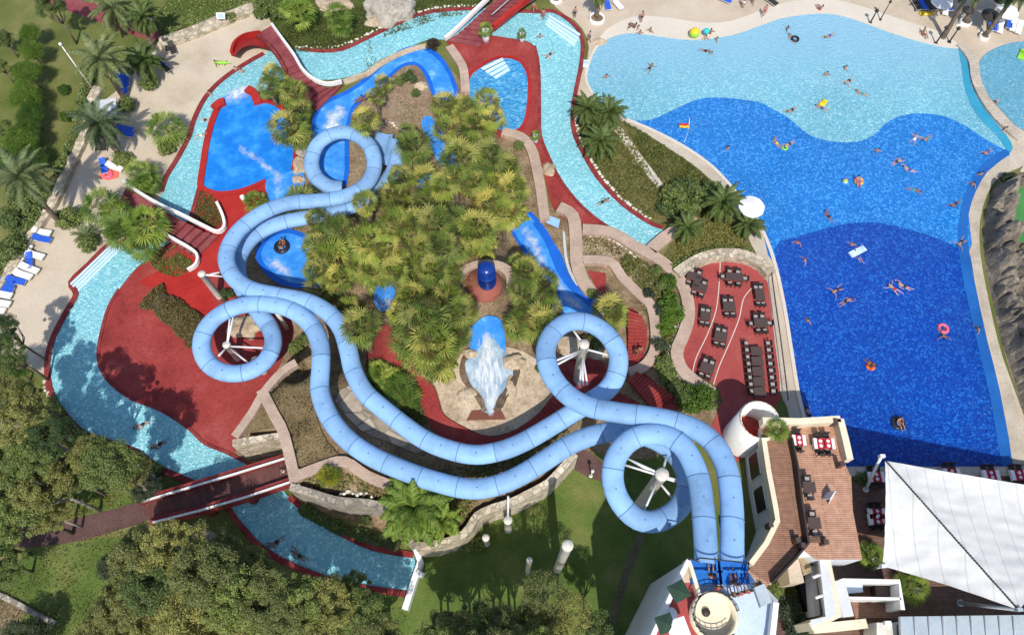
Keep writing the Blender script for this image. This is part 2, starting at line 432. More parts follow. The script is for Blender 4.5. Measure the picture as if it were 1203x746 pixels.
m_conc = MAT('pale_column_render', [(.52,.48,.41),(.64,.60,.53),(.70,.67,.60)], .9, .85, .3, 5, .15, 6, obj=True)
m_blue = PLAIN('blue_cushion', (.02,.10,.55), .7)
m_lblue = PLAIN('pale_blue_floor', (.50,.60,.73), .6, .06)
m_bark = MAT('bark', [(.10,.075,.05),(.17,.13,.09),(.23,.18,.13)], 2, .95, .8, 8, .3, 6, obj=True)
m_pbark = MAT('pale_bark', [(.28,.24,.19),(.40,.35,.29)], 2, .95, .6, 8, .3, 6, obj=True)
m_fan = LEAF('fan_palm_leaf', [(.20,.13,.05),(.08,.12,.024),(.17,.235,.042),(.27,.345,.065),(.38,.43,.09),(.50,.49,.13),(.60,.50,.16)], .38)
m_fanb = LEAF('bright_fan_leaf', [(.09,.17,.025),(.18,.28,.045),(.28,.37,.07),(.38,.44,.10)], .35)
m_yfan = LEAF('yellow_fan_leaf', [(.10,.16,.015),(.22,.26,.02),(.42,.37,.03)], .3)
m_date = LEAF('date_palm_leaf', [(.07,.11,.035),(.14,.185,.07),(.22,.26,.12),(.28,.30,.16)], .25)
m_ddate = LEAF('dark_palm_leaf', [(.045,.08,.02),(.10,.15,.04),(.17,.21,.07)], .25)
m_euc = LEAF('olive_foliage', [(.085,.095,.028),(.19,.20,.06),(.30,.30,.09),(.40,.38,.14)], .32)
m_gl = LEAF('green_foliage', [(.055,.085,.02),(.13,.175,.045),(.22,.27,.08),(.30,.34,.11)], .3)
m_blu = LEAF('grey_green_foliage', [(.035,.05,.03),(.065,.085,.045),(.10,.12,.065)], .25)
m_bri = LEAF('bright_foliage', [(.05,.10,.01),(.09,.17,.02),(.15,.24,.03)], .3)
m_hed = LEAF('brown_hedge_leaf', [(.05,.035,.012),(.10,.07,.025),(.15,.115,.045),(.09,.10,.03)], .2)
m_dry = LEAF('dry_ground_leaf', [(.07,.08,.018),(.13,.135,.032),(.20,.19,.05),(.29,.25,.09)], .25)
m_cov = LEAF('ground_cover_leaf', [(.05,.065,.012),(.10,.12,.022),(.16,.17,.036),(.22,.20,.055)], .25)
m_flow = LEAF('purple_flower_leaf', [(.08,.02,.05),(.06,.05,.02),(.10,.07,.03)], .2)
m_skin = [PLAIN('tan_skin', (.38,.20,.125), .5), PLAIN('brown_skin', (.23,.115,.07), .5), PLAIN('pale_skin', (.48,.28,.19), .5)]
m_hair = [PLAIN('dark_hair', (.02,.014,.01), .6), PLAIN('brown_hair', (.09,.045,.02), .6), PLAIN('fair_hair', (.35,.23,.1), .6)]
m_sw = {k: PLAIN(k+'_swimwear', c, .7) for k, c in dict(dark=(.02,.02,.025), red=(.5,.02,.02), blue=(.02,.06,.35), white=(.75,.75,.73), yellow=(.7,.5,.03), teal=(.02,.3,.33), pink=(.7,.16,.25)).items()}
def TOY(n, c): return PLAIN(n, c, .3, .05)
m_pink = TOY('pink_vinyl', (.75,.13,.25)); m_yel = TOY('yellow_vinyl', (.8,.55,.02)); m_grn = TOY('green_vinyl', (.28,.6,.05)); m_teal = TOY('teal_vinyl', (.03,.5,.5))
m_lil = TOY('pale_blue_vinyl', (.55,.70,.85)); m_blk = TOY('black_rubber', (.02,.02,.025)); m_redv = TOY('red_vinyl', (.6,.03,.03)); m_orange = TOY('orange_vinyl', (.8,.2,.03))
m_court = MAT('green_putting_turf', [(.05,.19,.05),(.07,.24,.07)], .5, .9, .1, 6, .12, 7)
m_awn = PLAIN('dark_green_canvas', (.02,.05,.03), .8)
# ================================================================== world
w = bpy.data.worlds.new('World'); S.world = w; w.use_nodes = True
sk = w.node_tree.nodes.new('ShaderNodeTexSky'); sk.sky_type = 'NISHITA'; sk.sun_disc = False
ELEV, WEST = 53.0, 4.0
sk.sun_elevation = R(ELEV); sk.sun_rotation = R(180 - WEST)
bg = w.node_tree.nodes['Background']; bg.inputs[1].default_value = .15
w.node_tree.links.new(sk.outputs[0], bg.inputs[0])
sl = bpy.data.lights.new('sun', 'SUN'); so = bpy.data.objects.new('sun', sl); COL.objects.link(so)
sl.energy = 4.1; sl.angle = R(.55); sl.color = (1, .955, .88); so.rotation_euler = (R(90 - ELEV), 0, R(WEST)); so.location = (0, -60, 90)
S.view_settings.view_transform = 'Standard'; S.view_settings.look = 'None'; S.view_settings.exposure = 0.12; S.view_settings.gamma = 1
S.render.engine = 'CYCLES'; S.cycles.max_bounces = 5; S.cycles.diffuse_bounces = 3; S.cycles.transparent_max_bounces = 4
# ================================================================== ground sheets
st = lambda o: tag(o, kind='structure')
bm = bmesh.new(); vs = [bm.verts.new(p) for p in ((-900,-500,0),(900,-500,0),(900,1400,0),(-900,1400,0))]; bm.faces.new(vs)
st(link('ground', mesh('ground', bm, m_lawn)))
st(flat('lawn', [(640,548),(720,520),(800,560),(860,640),(800,760),(700,820),(430,830),(430,680),(490,640),(560,600)], .01, m_lawn2))
st(flat('lawn', [(60,640),(135,632),(160,640),(130,690),(100,735),(40,760),(-30,720),(20,660)], .012, m_lawn2))
st(flat('lawn', [(85,585),(150,560),(175,590),(110,612)], .012, m_lawn2))
# sandy deck west
st(flat('sand_paving', [(320,-8),(300,8),(262,26),(225,40),(185,50),(165,70),(140,105),(108,130),(104,155),(82,195),(62,245),(36,278),(14,320),(-10,352),(-60,400),(-50,440),(20,430),(52,440),(66,470),(100,505),(60,420),(70,395),(150,310),(250,150),(330,62),(340,40)], .02, m_sand, 2))
# promenade north-east, round both pools
st(flat('promenade', [(652,8),(640,-40),(600,-120),(1400,-120),(1400,260),(1212,215),(1203,195),(1165,215),(1152,250),(1148,285),(1160,350),(1178,420),(1200,480),(1230,580),(980,560),(940,500),(920,470),(912,440),(905,390),(896,330),(884,290),(862,245),(836,212),(800,183),(752,158),(715,140),(690,118),(676,108),(690,70),(690,45),(675,24)], .02, m_prom, 2))
st(flat('promenade_border', [(700,52),(712,36),(730,25),(752,19),(785,21),(825,27),(860,25),(895,12),(925,3),(965,-1),(1000,4),(1040,17),(1080,30),(1105,38),(1128,57),(1060,44),(990,20),(920,22),(860,42),(800,50),(720,48)], .024, m_promw, 2))
st(flat('promenade_border', [(735,137),(765,149),(805,170),(842,200),(872,232),(890,262),(902,300),(915,370),(924,440),(943,495),(985,545),(945,545),(925,480),(912,440),(904,385),(896,330),(885,290),(864,248),(838,214),(802,185),(754,159),(725,146)], .024, MAT('pool_path_paving', [(.38,.32,.25),(.46,.40,.32),(.52,.46,.38)], .4, .9, .2, 5, .16, 6), 2))
st(flat('promenade_border', [(1203,158),(1190,172),(1162,198),(1147,225),(1140,252),(1139,282),(1147,330),(1162,400),(1177,460),(1194,560),(1212,560),(1196,480),(1176,415),(1160,345),(1152,300),(1151,262),(1160,228),(1176,206),(1215,188)], .025, MAT('pool_rim_paving', [(.36,.31,.24),(.45,.39,.31),(.52,.46,.37)], .5, .9, .2, 5, .18, 6), 2))
st(flat('path', [(40,-8),(90,-8),(120,8),(150,22),(190,42),(178,48),(140,36),(105,22),(75,12),(45,4)], .02, m_maroon, 2))
st(flat('path', [(-30,622),(40,618),(90,608),(140,596),(175,585),(180,608),(140,622),(95,635),(45,642),(-30,642)], .02, m_brpath, 2))
st(flat('path', [(640,548),(672,522),(712,546),(716,566),(690,560),(662,545)], .02, m_brpath, 2))
st(flat('path', [(748,628),(757,632),(738,680),(722,740),(700,800),(690,800),(716,720),(732,670)], .02, MAT('worn_track', [(.10,.09,.05),(.15,.13,.08)], .6, .95, .2, 5, .3, 5), 2))
st(flat('path', [(-20,490),(12,470),(34,500),(52,535),(75,552),(100,570),(90,577),(62,562),(36,548),(16,515),(-20,510)], .02, MAT('gravel_track', [(.20,.17,.13),(.30,.26,.2)], .6, .95, .3, 5, .3, 5), 2))
st(flat('path', [(205,618),(235,618),(262,632),(290,660),(280,668),(255,645),(225,630)], .02, MAT('bare_earth_path', [(.26,.21,.14),(.36,.29,.2)], .6, .95, .3, 5, .3, 5), 2))
st(flat('path', [(-40,700),(8,698),(30,720),(10,742),(-20,790),(-60,780)], .02, m_soil, 2))
st(flat('path', [(914,686),(924,684),(931,706),(928,730),(938,760),(900,770),(896,740),(912,722)], .02, m_brpath, 2))
# garden wedge between river and pool
st(flat('garden_bed', [(680,112),(700,122),(730,142),(760,158),(800,184),(838,214),(864,248),(884,290),(890,305),(860,300),(828,302),(792,318),(776,306),(790,280),(775,262),(730,238),(704,208),(688,180),(676,150),(674,128)], .03, m_dry_s := MAT('garden_soil', [(.075,.07,.02),(.115,.105,.035),(.16,.14,.055)], .5, .95, .5, 4, .4, 5), 2))
st(flat('garden_bed', [(318,26),(335,-20),(640,-30),(575,-5),(560,10),(520,14),(488,20),(450,36),(430,46),(400,58),(372,60),(350,56),(345,58)], .03, MAT('dark_grass', [(.03,.05,.008),(.06,.085,.014),(.085,.10,.022)], .4, .95, .5, 4, .4, 5), 2))  # bank of darker green grass
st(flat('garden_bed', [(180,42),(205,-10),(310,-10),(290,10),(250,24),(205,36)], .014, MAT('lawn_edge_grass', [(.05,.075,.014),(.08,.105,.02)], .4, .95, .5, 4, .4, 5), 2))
# island base soil
st(flat('island_ground', [(415,106),(450,80),(480,60),(520,70),(548,110),(560,150),(600,160),(636,190),(645,240),(690,262),(740,290),(775,306),(800,330),(806,400),(830,450),(850,500),(760,540),(690,530),(640,565),(600,590),(540,630),(490,642),(440,620),(400,606),(350,590),(330,540),(275,535),(240,330),(250,300),(300,220),(370,190),(395,130)], .015, m_soil, 2))
# raised island terrain
xs = [q.x for q in IPOLY]; ys = [q.y for q in IPOLY]; stp = .55
nx = int((max(xs)-min(xs))/stp)+3; ny = int((max(ys)-min(ys))/stp)+3
vs = []; hs = []
for j in range(ny):
    for i in range(nx):
        x = min(xs)-stp+i*stp; y = min(ys)-stp+j*stp; h = hgt(x, y)
        n_ = (noise.noise(Vector((x*.5, y*.5, 0)))*.12) if h > .4 else 0
        vs.append((x, y, h + n_ - .10 if h > 0 else -.1)); hs.append(h)
fs = []
for j in range(ny-1):
    for i in range(nx-1):
        q = (j*nx+i, j*nx+i+1, (j+1)*nx+i+1, (j+1)*nx+i)
        if max(hs[k] for k in q) > 0: fs.append(q)
st(link('island_terrain', raw('island_terrain', vs, fs, m_soil, smooth=True)))
# ------------------------------------------------------------------ water
RIV_A = [(322,60),(310,64),(290,75),(262,94),(242,115),(229,140),(223,160),(215,176),(206,192),(196,208),(190,226),(180,250),(160,275),(142,286),(126,290),(106,310),(84,332),(90,346),(79,366),(64,395),(57,420),(57,446),(64,470),(82,494),(102,511),(132,521),(160,531),(186,549),(212,561),(240,572),(264,592),(285,620),(310,645),(345,665),(400,685),(440,692),(480,698),
         (486,652),(440,644),(400,626),(368,606),(340,584),(318,560),(291,544),(265,531),(241,521),(224,505),(200,488),(180,478),(156,469),(131,451),(118,431),(116,410),(121,385),(128,361),(140,340),(160,315),(180,300),(205,285),(222,262),(230,238),(236,215),(240,190),(247,160),(252,132),(262,120),(300,108),(330,100),(345,70)]
RIV_B = [(338,62),(352,58),(375,61),(402,59),(431,46),(452,36),(490,19),(522,13),(566,11),(600,-10),(620,-20),(640,-8),(606,14),(632,15),(652,15),(674,30),(684,48),(683,75),(677,105),(673,130),(674,155),(686,182),(703,210),(731,240),(763,262),(779,268),(772,290),(761,292),(748,286),(715,268),(685,245),(660,215),(645,186),(635,160),(634,130),(633,80),(628,55),(612,47),(578,45),(560,60),(540,48),(520,47),(500,48),(488,53),(470,61),(446,71),(430,83),(415,89),(390,94),(360,90)]
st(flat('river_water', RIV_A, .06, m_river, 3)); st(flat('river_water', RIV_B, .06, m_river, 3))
POOL = [(700,57),(720,43),(745,39),(775,43),(815,47),(860,41),(890,31),(920,21),(960,16),(990,19),(1020,29),(1060,43),(1100,54),(1126,57),(1137,75),(1141,100),(1158,130),(1182,158),(1190,174),(1180,186),(1160,202),(1146,226),(1138,252),(1137,282),(1145,330),(1160,400),(1175,460),(1192,560),(1192,600),(985,600),(950,545),(944,490),(937,460),(929,410),(921,360),(910,310),(895,270),(876,241),(851,211),(830,191),(800,171),(765,153),(736,141),(715,126),(696,111),(688,90)]
DEEP = [(910,293),(930,280),(965,270),(1000,262),(1030,262),(1070,270),(1110,284),(1133,295),(1140,300),(1145,330),(1160,400),(1175,460),(1192,560),(1192,600),(985,600),(950,545),(944,490),(937,460),(929,410),(921,360)]
MID = [(745,143),(765,141),(790,130),(820,117),(850,115),(890,120),(905,127),(925,138),(950,158),(975,166),(1005,167),(1025,160),(1045,142),(1070,134),(1100,135),(1125,143),(1160,165),(1186,180),(1180,186),(1160,202),(1146,226),(1138,252),(1137,300),(1070,300),(1030,290),(960,300),(910,310),(895,270),(876,241),(851,211),(830,191),(800,171),(765,153)]
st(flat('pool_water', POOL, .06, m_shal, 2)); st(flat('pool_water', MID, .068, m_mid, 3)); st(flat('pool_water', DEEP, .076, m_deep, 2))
st(flat('pool_edge_water', [(1190,174),(1180,186),(1160,202),(1146,226),(1138,252),(1137,282),(1145,330),(1160,400),(1175,460),(1192,560),(1180,560),(1164,470),(1150,410),(1134,340),(1126,290),(1128,250),(1138,218),(1156,192),(1176,178)], .084, m_edge, 2))
st(flat('pool_edge_water', [(1126,57),(1137,75),(1141,100),(1158,130),(1182,158),(1190,174),(1184,178),(1172,160),(1148,136),(1134,106),(1130,78)], .092, MAT('pool_slope_teal', [(.03,.25,.40),(.05,.32,.48)], .3, .3, .1, 4, .12, 5), 2))
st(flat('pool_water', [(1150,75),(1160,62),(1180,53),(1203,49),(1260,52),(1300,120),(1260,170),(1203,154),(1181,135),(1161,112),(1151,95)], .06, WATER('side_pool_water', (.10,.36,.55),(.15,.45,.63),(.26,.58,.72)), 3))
st(flat('splash_pool_water', [(259,126),(272,122),(294,118),(316,121),(332,132),(342,152),(345,178),(342,204),(330,217),(312,212),(300,218),(278,225),(255,227),(238,222),(237,214),(241,190),(248,160),(252,136)], .07, m_spl, 2))
st(flat('weir_water', [(258,116),(293,103),(295,120),(272,124),(259,128)], .08, m_rapid, 2))

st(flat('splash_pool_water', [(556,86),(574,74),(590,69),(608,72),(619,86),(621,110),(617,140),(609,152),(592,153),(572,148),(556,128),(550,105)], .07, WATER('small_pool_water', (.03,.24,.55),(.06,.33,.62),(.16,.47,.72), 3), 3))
# ------------------------------------------------------------------ red paving
RED_W = [(182,303),(205,290),(226,262),(234,238),(238,224),(256,229),(279,227),(300,219),(312,213),(322,228),(310,245),(285,265),(268,290),(262,310),(272,330),(290,352),(330,360),(345,385),(335,415),(320,445),(304,470),(278,512),(276,534),(264,530),(241,520),(224,504),(200,487),(180,477),(156,468),(131,450),(118,430),(116,410),(121,385),(128,360),(140,340),(160,315)]
st(flat('red_paving', RED_W, .04, m_red, 2))
st(flat('red_paving', [(222,290),(234,262),(240,226),(258,230),(302,220),(312,214),(320,228),(300,250),(278,272),(264,296),(258,320),(245,330),(248,345),(262,380),(240,372),(215,352),(178,338),(165,330),(196,312)], .048, m_redb, 2))
st(flat('red_paving', [(524,50),(545,40),(578,42),(612,48),(628,55),(633,80),(634,130),(634,160),(638,178),(624,172),(600,164),(575,158),(553,125),(544,92),(540,66)], .066, m_red, 2))
st(flat('red_paving', [(632,170),(646,186),(661,216),(686,246),(704,262),(696,274),(682,272),(664,258),(650,246),(642,218)], .05, m_red, 2))
st(flat('red_paving', [(800,320),(825,308),(850,305),(870,308),(888,316),(902,332),(910,400),(917,470),(895,484),(878,500),(870,540),(846,545),(832,510),(848,472),(838,450),(815,440),(801,418),(808,390),(812,370),(808,345)], .05, m_red2 := MAT('terrace_red_paving', [(.27,.045,.04),(.34,.065,.06),(.37,.09,.08)], .25, .85, .2, 6, .15, 5), 2))
st(flat('red_paving', [(690,318),(712,321),(712,346),(700,338)], .05, m_red, 1))
# white inlay lines in the terrace
for pts in ([(846,306),(845,330),(841,365),(830,395),(818,420),(813,440)], [(889,333),(874,350),(868,375),(856,405),(845,430),(838,452)]):
    st(strip('paving_line', pts, .09, m_promw, 0.051, .058, 0, False, 4, None, False))
st(drape('red_paving', [(452,380),(472,396),(483,414),(491,438),(507,450),(516,472),(522,488),(545,502),(575,513),(608,505),(640,480),(655,464),(672,476),(645,503),(605,523),(562,527),(530,520),(506,502),(497,480),(482,452),(465,430),(450,422),(430,424),(436,400)], .10, m_red, 2))
st(drape('red_paving', [(742,440),(752,434),(790,466),(800,480),(782,484),(760,470)], .1, m_redk, 1))
st(flat('red_paving', [(738,362),(750,368),(760,385),(759,410),(750,425),(738,434),(738,410)], .05, m_red, 2))
m_tubepl = PLAIN('pale_blue_lining', (.30,.50,.80), .4)
# ------------------------------------------------------------------ blue channels and foam
def sheet(name, px, m, off, sp=3): return st(drape(name, px, off, m, sp, .4 if m in (m_foam, m_strk) else .6, None, 1.5 if m is m_foam else 1.0 if m is m_strk else 0))
sheet('rapids_channel', [(360,206),(364,165),(367,138),(378,120),(408,106),(430,90),(450,72),(474,57),(496,54),(516,64),(530,84),(538,106),(536,116),(520,118),(508,112),(500,92),(490,78),(476,78),(462,88),(450,101),(440,108),(425,120),(415,132),(410,160),(408,216),(380,226)], m_chan, .09)
sheet('rapids_water', [(365,206),(368,165),(372,140),(383,123),(410,110),(433,94),(453,76),(476,62),(495,59),(512,68),(526,87),(533,106),(532,114),(522,116),(512,110),(505,90),(492,75),(476,74),(460,85),(447,98),(437,105),(421,117),(411,130),(405,160),(403,214),(380,222)], m_rapid, .13)
sheet('foam', [(262,122),(264,110),(284,98),(298,98),(296,112),(272,122)], m_foam, .1)
sheet('foam', [(376,152),(384,132),(395,124),(408,126),(406,140),(402,158),(385,160)], m_foam, .16)
sheet('rapids_water', [(496,140),(505,137),(516,150),(530,174),(538,198),(526,204),(512,186),(498,158)], m_rapid, .15)
sheet('rapids_water', [(505,202),(520,206),(512,222),(498,230),(486,220)], m_rapid, .15)
sheet('rapids_channel', [(594,254),(618,246),(636,262),(650,284),(660,300),(672,328),(700,352),(704,378),(650,372),(655,342),(634,322),(620,303),(602,276)], m_chan, .1)
sheet('rapids_water', [(600,256),(617,250),(632,265),(645,286),(652,302),(664,330),(690,352),(698,374),(656,366),(658,342),(638,320),(624,301),(606,276)], m_rapid, .15)
sheet('rapids_channel', [(300,302),(305,285),(318,273),(336,268),(358,275),(378,290),(384,318),(374,338),(334,336),(312,322)], m_chan, .11)
sheet('rapids_water', [(307,302),(311,288),(322,278),(337,274),(356,280),(374,294),(378,318),(368,333),(338,331),(318,318)], m_rapid, .15)
sheet('foam', [(312,300),(318,302),(330,306),(345,318),(348,328),(330,326),(316,314)], m_foam, .18)
sheet('rapids_water', [(440,334),(461,331),(463,362),(443,363)], m_rapid, .14)
sheet('foam', [(444,350),(460,350),(461,362),(445,362)], m_foam, .17)
sheet('rapids_water', [(572,371),(558,380),(550,392),(553,412),(562,424),(580,424),(592,436),(594,400),(588,376)], m_rapid, .16)
sheet('rapids_water', [(575,396),(588,408),(600,420),(604,438),(595,456),(584,468),(580,484),(570,484),(565,470),(553,455),(545,438),(547,421),(560,412)], m_bowl, .2, 4)
sheet('foam', [(564,392),(580,392),(588,415),(600,435),(592,458),(583,486),(568,486),(556,458),(548,434),(560,412)], m_strk, .26, 3)
sheet('foam', [(568,398),(578,398),(583,420),(586,440),(580,460),(578,486),(570,486),(564,460),(560,440),(563,418)], m_strk, .3, 3)
sheet('foam', [(614,264),(628,272),(641,298),(656,326),(682,352),(690,366),(670,362),(648,336),(630,308),(614,284)], m_foam, .22, 2)
sheet('rapids_water', [(312,213),(332,205),(352,200),(358,215),(345,240),(330,248),(318,240)], m_rapid, .12)
sheet('foam', [(278,168),(296,176),(318,194),(336,208),(330,224),(322,226),(318,208),(300,192),(284,182)], m_foam, .16)
sheet('rapids_water', [(636,264),(646,276),(652,292),(660,306),(668,322),(684,340),(700,356),(694,360),(676,346),(658,326),(648,304),(640,284),(626,262)], m_chan, .19)
sheet('channel_step', [(641,252),(658,258),(656,268),(642,262)], m_tubepl, .3, 1)
sheet('channel_step', [(661,272),(664,276),(666,300),(671,318),(679,333),(677,335),(668,320),(663,301)], PLAIN('pale_concrete', (.5,.52,.5), .8), .3, 2)
# sandy rock apron round the foam bowl, dry beds, soil mound
sheet('rock_apron', [(484,392),(500,412),(530,432),(548,410),(600,408),(640,430),(656,462),(640,479),(608,503),(575,512),(546,501),(523,487),(517,471),(509,449),(492,437)], m_rock, .07)
sheet('planting_bed', [(340,428),(352,420),(365,440),(372,490),(385,520),(408,545),(398,548),(352,548),(330,500),(313,463)], m_bsoil, .07, 2)
st(flat('planting_bed', [(308,474),(326,502),(288,509)], 4.06, m_bsoil, 1))
sheet('planting_bed', [(430,96),(460,92),(495,100),(506,110),(508,135),(492,150),(470,150),(450,140),(436,124)], MAT('bare_mound_soil', [(.20,.135,.085),(.27,.19,.125),(.31,.23,.16)], .5, .95, .6, 3, .3, 4), .08)
sheet('planting_bed', [(682,275),(718,279),(738,300),(716,304),(682,302)], m_straw, .06, 1)
sheet('planting_bed', [(728,305),(745,298),(770,318),(792,345),(790,400),(770,425),(768,380),(740,340)], m_straw, .055)
sheet('red_paving', [(652,424),(676,420),(706,424),(716,438),(700,460),(676,462),(656,446)], m_redk, .09, 2)
sheet('red_paving', [(706,470),(730,462),(752,474),(740,486),(712,484)], m_redk, .09, 1)
sheet('stone_paving', [(394,470),(412,452),(430,470),(470,502),(502,522),(490,532),(460,520),(424,505)], m_flag, .08, 2)
st(flat('putting_green', [(1203,218),(1192,224),(1188,240),(1190,265),(1196,290),(1208,320),(1260,320),(1260,215)], .05, m_court, 2))
# rock bank east of the pool
bm = bmesh.new()
poly = [P(a, b, 0).xy for a, b in spline([(1178,210),(1196,206),(1208,216),(1192,226),(1189,245),(1194,275),(1204,305),(1230,330),(1270,600),(1216,560),(1200,480),(1180,415),(1164,345),(1156,300),(1154,264),(1162,230)], 3, True)]
vs = []; ix = {}; stp = .3
x0 = min(p.x for p in poly); y0 = min(p.y for p in poly); x1 = max(p.x for p in poly); y1 = max(p.y for p in poly)
nx = int((x1-x0)/stp)+2; ny = int((y1-y0)/stp)+2
def rock_h(x, y):
    p = Vector((x, y))
    if not inside(p, poly): return -.15
    d = min(seg_d(p, poly[i], poly[(i+1) % len(poly)]) for i in range(len(poly)))
    v = Vector((x*.45, y*.45, 3))
    dd, pp = noise.voronoi(Vector((x*.62+noise.noise(v)*.5, y*.5+noise.noise(v*1.3)*.5, 0)))
    d2, p2 = noise.voronoi(Vector((x*1.5, y*1.3, 5)))
    return sm(d/1.2)*(1.6+1.6*noise.noise(v*.6)) + sm(d/.7)*(min(1.1, (dd[1]-dd[0])*2.2)*1.7 + min(.5, d2[1]-d2[0])*.7+noise.noise(v*5)*.12)
for j in range(ny):
    for i in range(nx): vs.append((x0+i*stp, y0+j*stp, rock_h(x0+i*stp, y0+j*stp)))
fs = []
for j in range(ny-1):
    for i in range(nx-1):
        q = (j*nx+i, j*nx+i+1, (j+1)*nx+i+1, (j+1)*nx+i)
        if max(vs[k][2] for k in q) > -.1: fs.append(q)
bm.free(); st(link('rock_bank', raw('rock_bank', vs, fs, m_grock)))
# ------------------------------------------------------------------ kerbs and walls (things)
def wall(name, label, cat, pts, w_, m, h1, closed=False, sp=3, side=0, h0=None, group=None, wob=0.0, ground=True):
    return tag(strip(name, pts, w_, m, h0, h1, side, closed, sp, None, ground, wob), label, cat, group)
wall('river_kerb', 'dark red kerb on the outer bank of the lazy river, beside the sandy deck', 'kerb', RIV_A[1:11], .55, m_redk, .16)
wall('river_kerb', 'dark red kerb curving past the white pool steps and under the trees', 'kerb', RIV_A[12:30], .55, m_redk, .16)
wall('river_kerb', 'dark red kerb of the last river stretch, on the tree side', 'kerb', RIV_A[30:37], .5, m_redk, .16)
wall('river_kerb', 'dark red kerb of the last river stretch, under the grey stone wall', 'kerb', RIV_A[37:42], .5, m_redk, .16)
wall('river_kerb', 'red kerb between the big red plaza and the lazy river', 'kerb', RIV_A[42:56], .3, m_redk, .12)
wall('river_kerb', 'red kerb between the deep blue splash pool and the lazy river', 'kerb', RIV_A[57:63], .45, m_redk, .16)
wall('river_kerb', 'dark red kerb below the grassy bank with the big boulder', 'kerb', RIV_B[1:9], .5, m_redk, .16)
wall('river_kerb', 'dark red kerb round the river bend by the promenade and wedge garden', 'kerb', RIV_B[12:26], .5, m_redk, .16)
wall('river_kerb', 'thin red kerb on the island side of the eastern river', 'kerb', RIV_B[28:37], .35, m_redk, .14)
wall('river_kerb', 'sandy stone kerb between the river and the blue rapids curve', 'kerb', [(404,98),(420,92),(432,88),(448,76),(472,64),(490,58),(508,54)], .8, m_rock, .2)
wall('pool_kerb', 'red rim along the lower side of the deep blue splash pool', 'kerb', [(238,222),(255,228),(279,226),(300,219),(312,213)], .5, m_redb, .18)
wall('pool_kerb', 'red rim between the deep blue splash pool and river, below the weir pier', 'kerb', [(255,130),(249,146),(243,170),(239,196),(236,218),(239,223)], .7, m_redb, .2)
wall('pool_kerb', 'red rim at the top of the deep blue splash pool, beside the palms', 'kerb', [(302,121),(318,121),(334,131),(344,150),(348,178),(345,200)], .5, m_redb, .2)
wall('pool_kerb', 'bright red rim around the small stepped pool', 'kerb', [(545,100),(552,88),(572,74),(590,68),(609,71),(620,86),(622,110),(618,141),(609,154),(590,156)], .4, m_redb, .14)
wall('weir_pier', 'rounded red pier at the river side of the foaming weir', 'pier', [(253,130),(259,124),(265,122)], 1.0, m_redb, .5)
wall('weir_pier', 'red pier with white edge between foaming weir and the palms', 'pier', [(291,107),(299,112),(304,124)], .9, m_redb, .5)
wall('pool_kerb', 'pale stone rim around the wave pool by the promenade', 'kerb', [(696,111),(688,90),(700,57),(720,43),(745,39),(775,43),(815,47),(860,41),(890,31),(920,21),(960,16),(990,19),(1020,29),(1060,43),(1100,54),(1126,57)], .3, m_promw, .12)
wall('pool_kerb', 'pale stone rim of the wave pool beside the garden and red terrace', 'kerb', [(736,141),(765,153),(800,171),(830,191),(851,211),(876,241),(895,270),(910,310),(921,360),(929,410),(937,460),(944,490),(950,530)], .35, m_promw, .12)
wall('pool_divider_wall', 'narrow stone walkway between the wave pool and the side pool', 'wall', [(1128,54),(1142,74),(1146,98),(1162,128),(1186,154),(1198,164)], 1.1, m_gstone2 := TILE('divider_stone', (.42,.36,.29),(.50,.43,.35),(.30,.26,.21), .8), .3)
for nm, lb, pts, ww in (
  ('tan_wall', 'broad tan coping wall curling from the small pool down the island', [(590,158),(612,164),(624,178),(630,200),(635,226),(640,262)], 1.1),
  ('tan_wall', 'tan coping wall between the blue rapids curve and the small pool', [(528,58),(538,72),(545,86),(547,112)], 1.0),
  ('tan_wall', 'broad straight tan wall along the east rapids', [(656,246),(672,256),(676,280),(677,310),(684,332),(694,346)], 1.3),
  ('tan_wall', 'long curved tan wall wrapping the red dining terrace', [(684,272),(718,276),(745,292),(768,304),(790,322),(804,345),(808,372),(802,395),(794,416),(800,436),(818,452),(836,464)], 1.2),
  ('tan_wall', 'tan wall looping around the bright red stairs', [(684,308),(716,310),(730,328),(750,348),(764,362),(769,390),(768,414),(756,432),(738,440)], 1.0),
  ('tan_wall', 'short tan wall ending at the river, beside the wedge garden', [(764,296),(780,282),(800,268),(812,256)], 1.3),
  ('tan_wall', 'tan coping along the edge of the brown planter', [(349,427,4),(332,438,4),(311,462,4),(297,486,4),(277,514,4)], .7),
  ('tan_wall', 'tan coping between the brown planter and the wooden bridge end', [(308,459,4.02),(323,488,4.02),(335,512,4.02),(348,566,4.02)], .9),
  ('tan_wall', 'tan coping under the lower slide, above the grey stone wall', [(345,562,4.04),(378,549,4.04),(405,543,4),(432,560,4),(470,575,4),(520,592,4)], .9)):
    wall(nm, lb, 'wall', pts, ww, m_tan, .55 if 'planter' not in lb and 'lower slide' not in lb else .35)
wall('terrace_wall', 'curved rubble stone wall around the top of the red dining terrace', 'wall', [(793,326),(812,313),(832,305),(852,303),(872,305),(890,313),(903,326)], 1.1, m_stone, 1.0)
wall('pool_rail', 'thin dark metal railing between red dining terrace and pool path', 'railing', [(903,326),(908,365),(913,400),(918,440),(922,474)], .08, m_dark, 1.0, h0=.9)
tag(strip_w('retaining_wall', [Vector((q.x, q.y, 4)) for q in (P(a, b, 4) for a, b in spline([(344,566),(372,574),(400,582),(445,587),(470,608),(489,634)], 4))], .6, m_gstone, -4.2, .25, -.45), 'tall grey stone retaining wall above the last river stretch', 'wall')
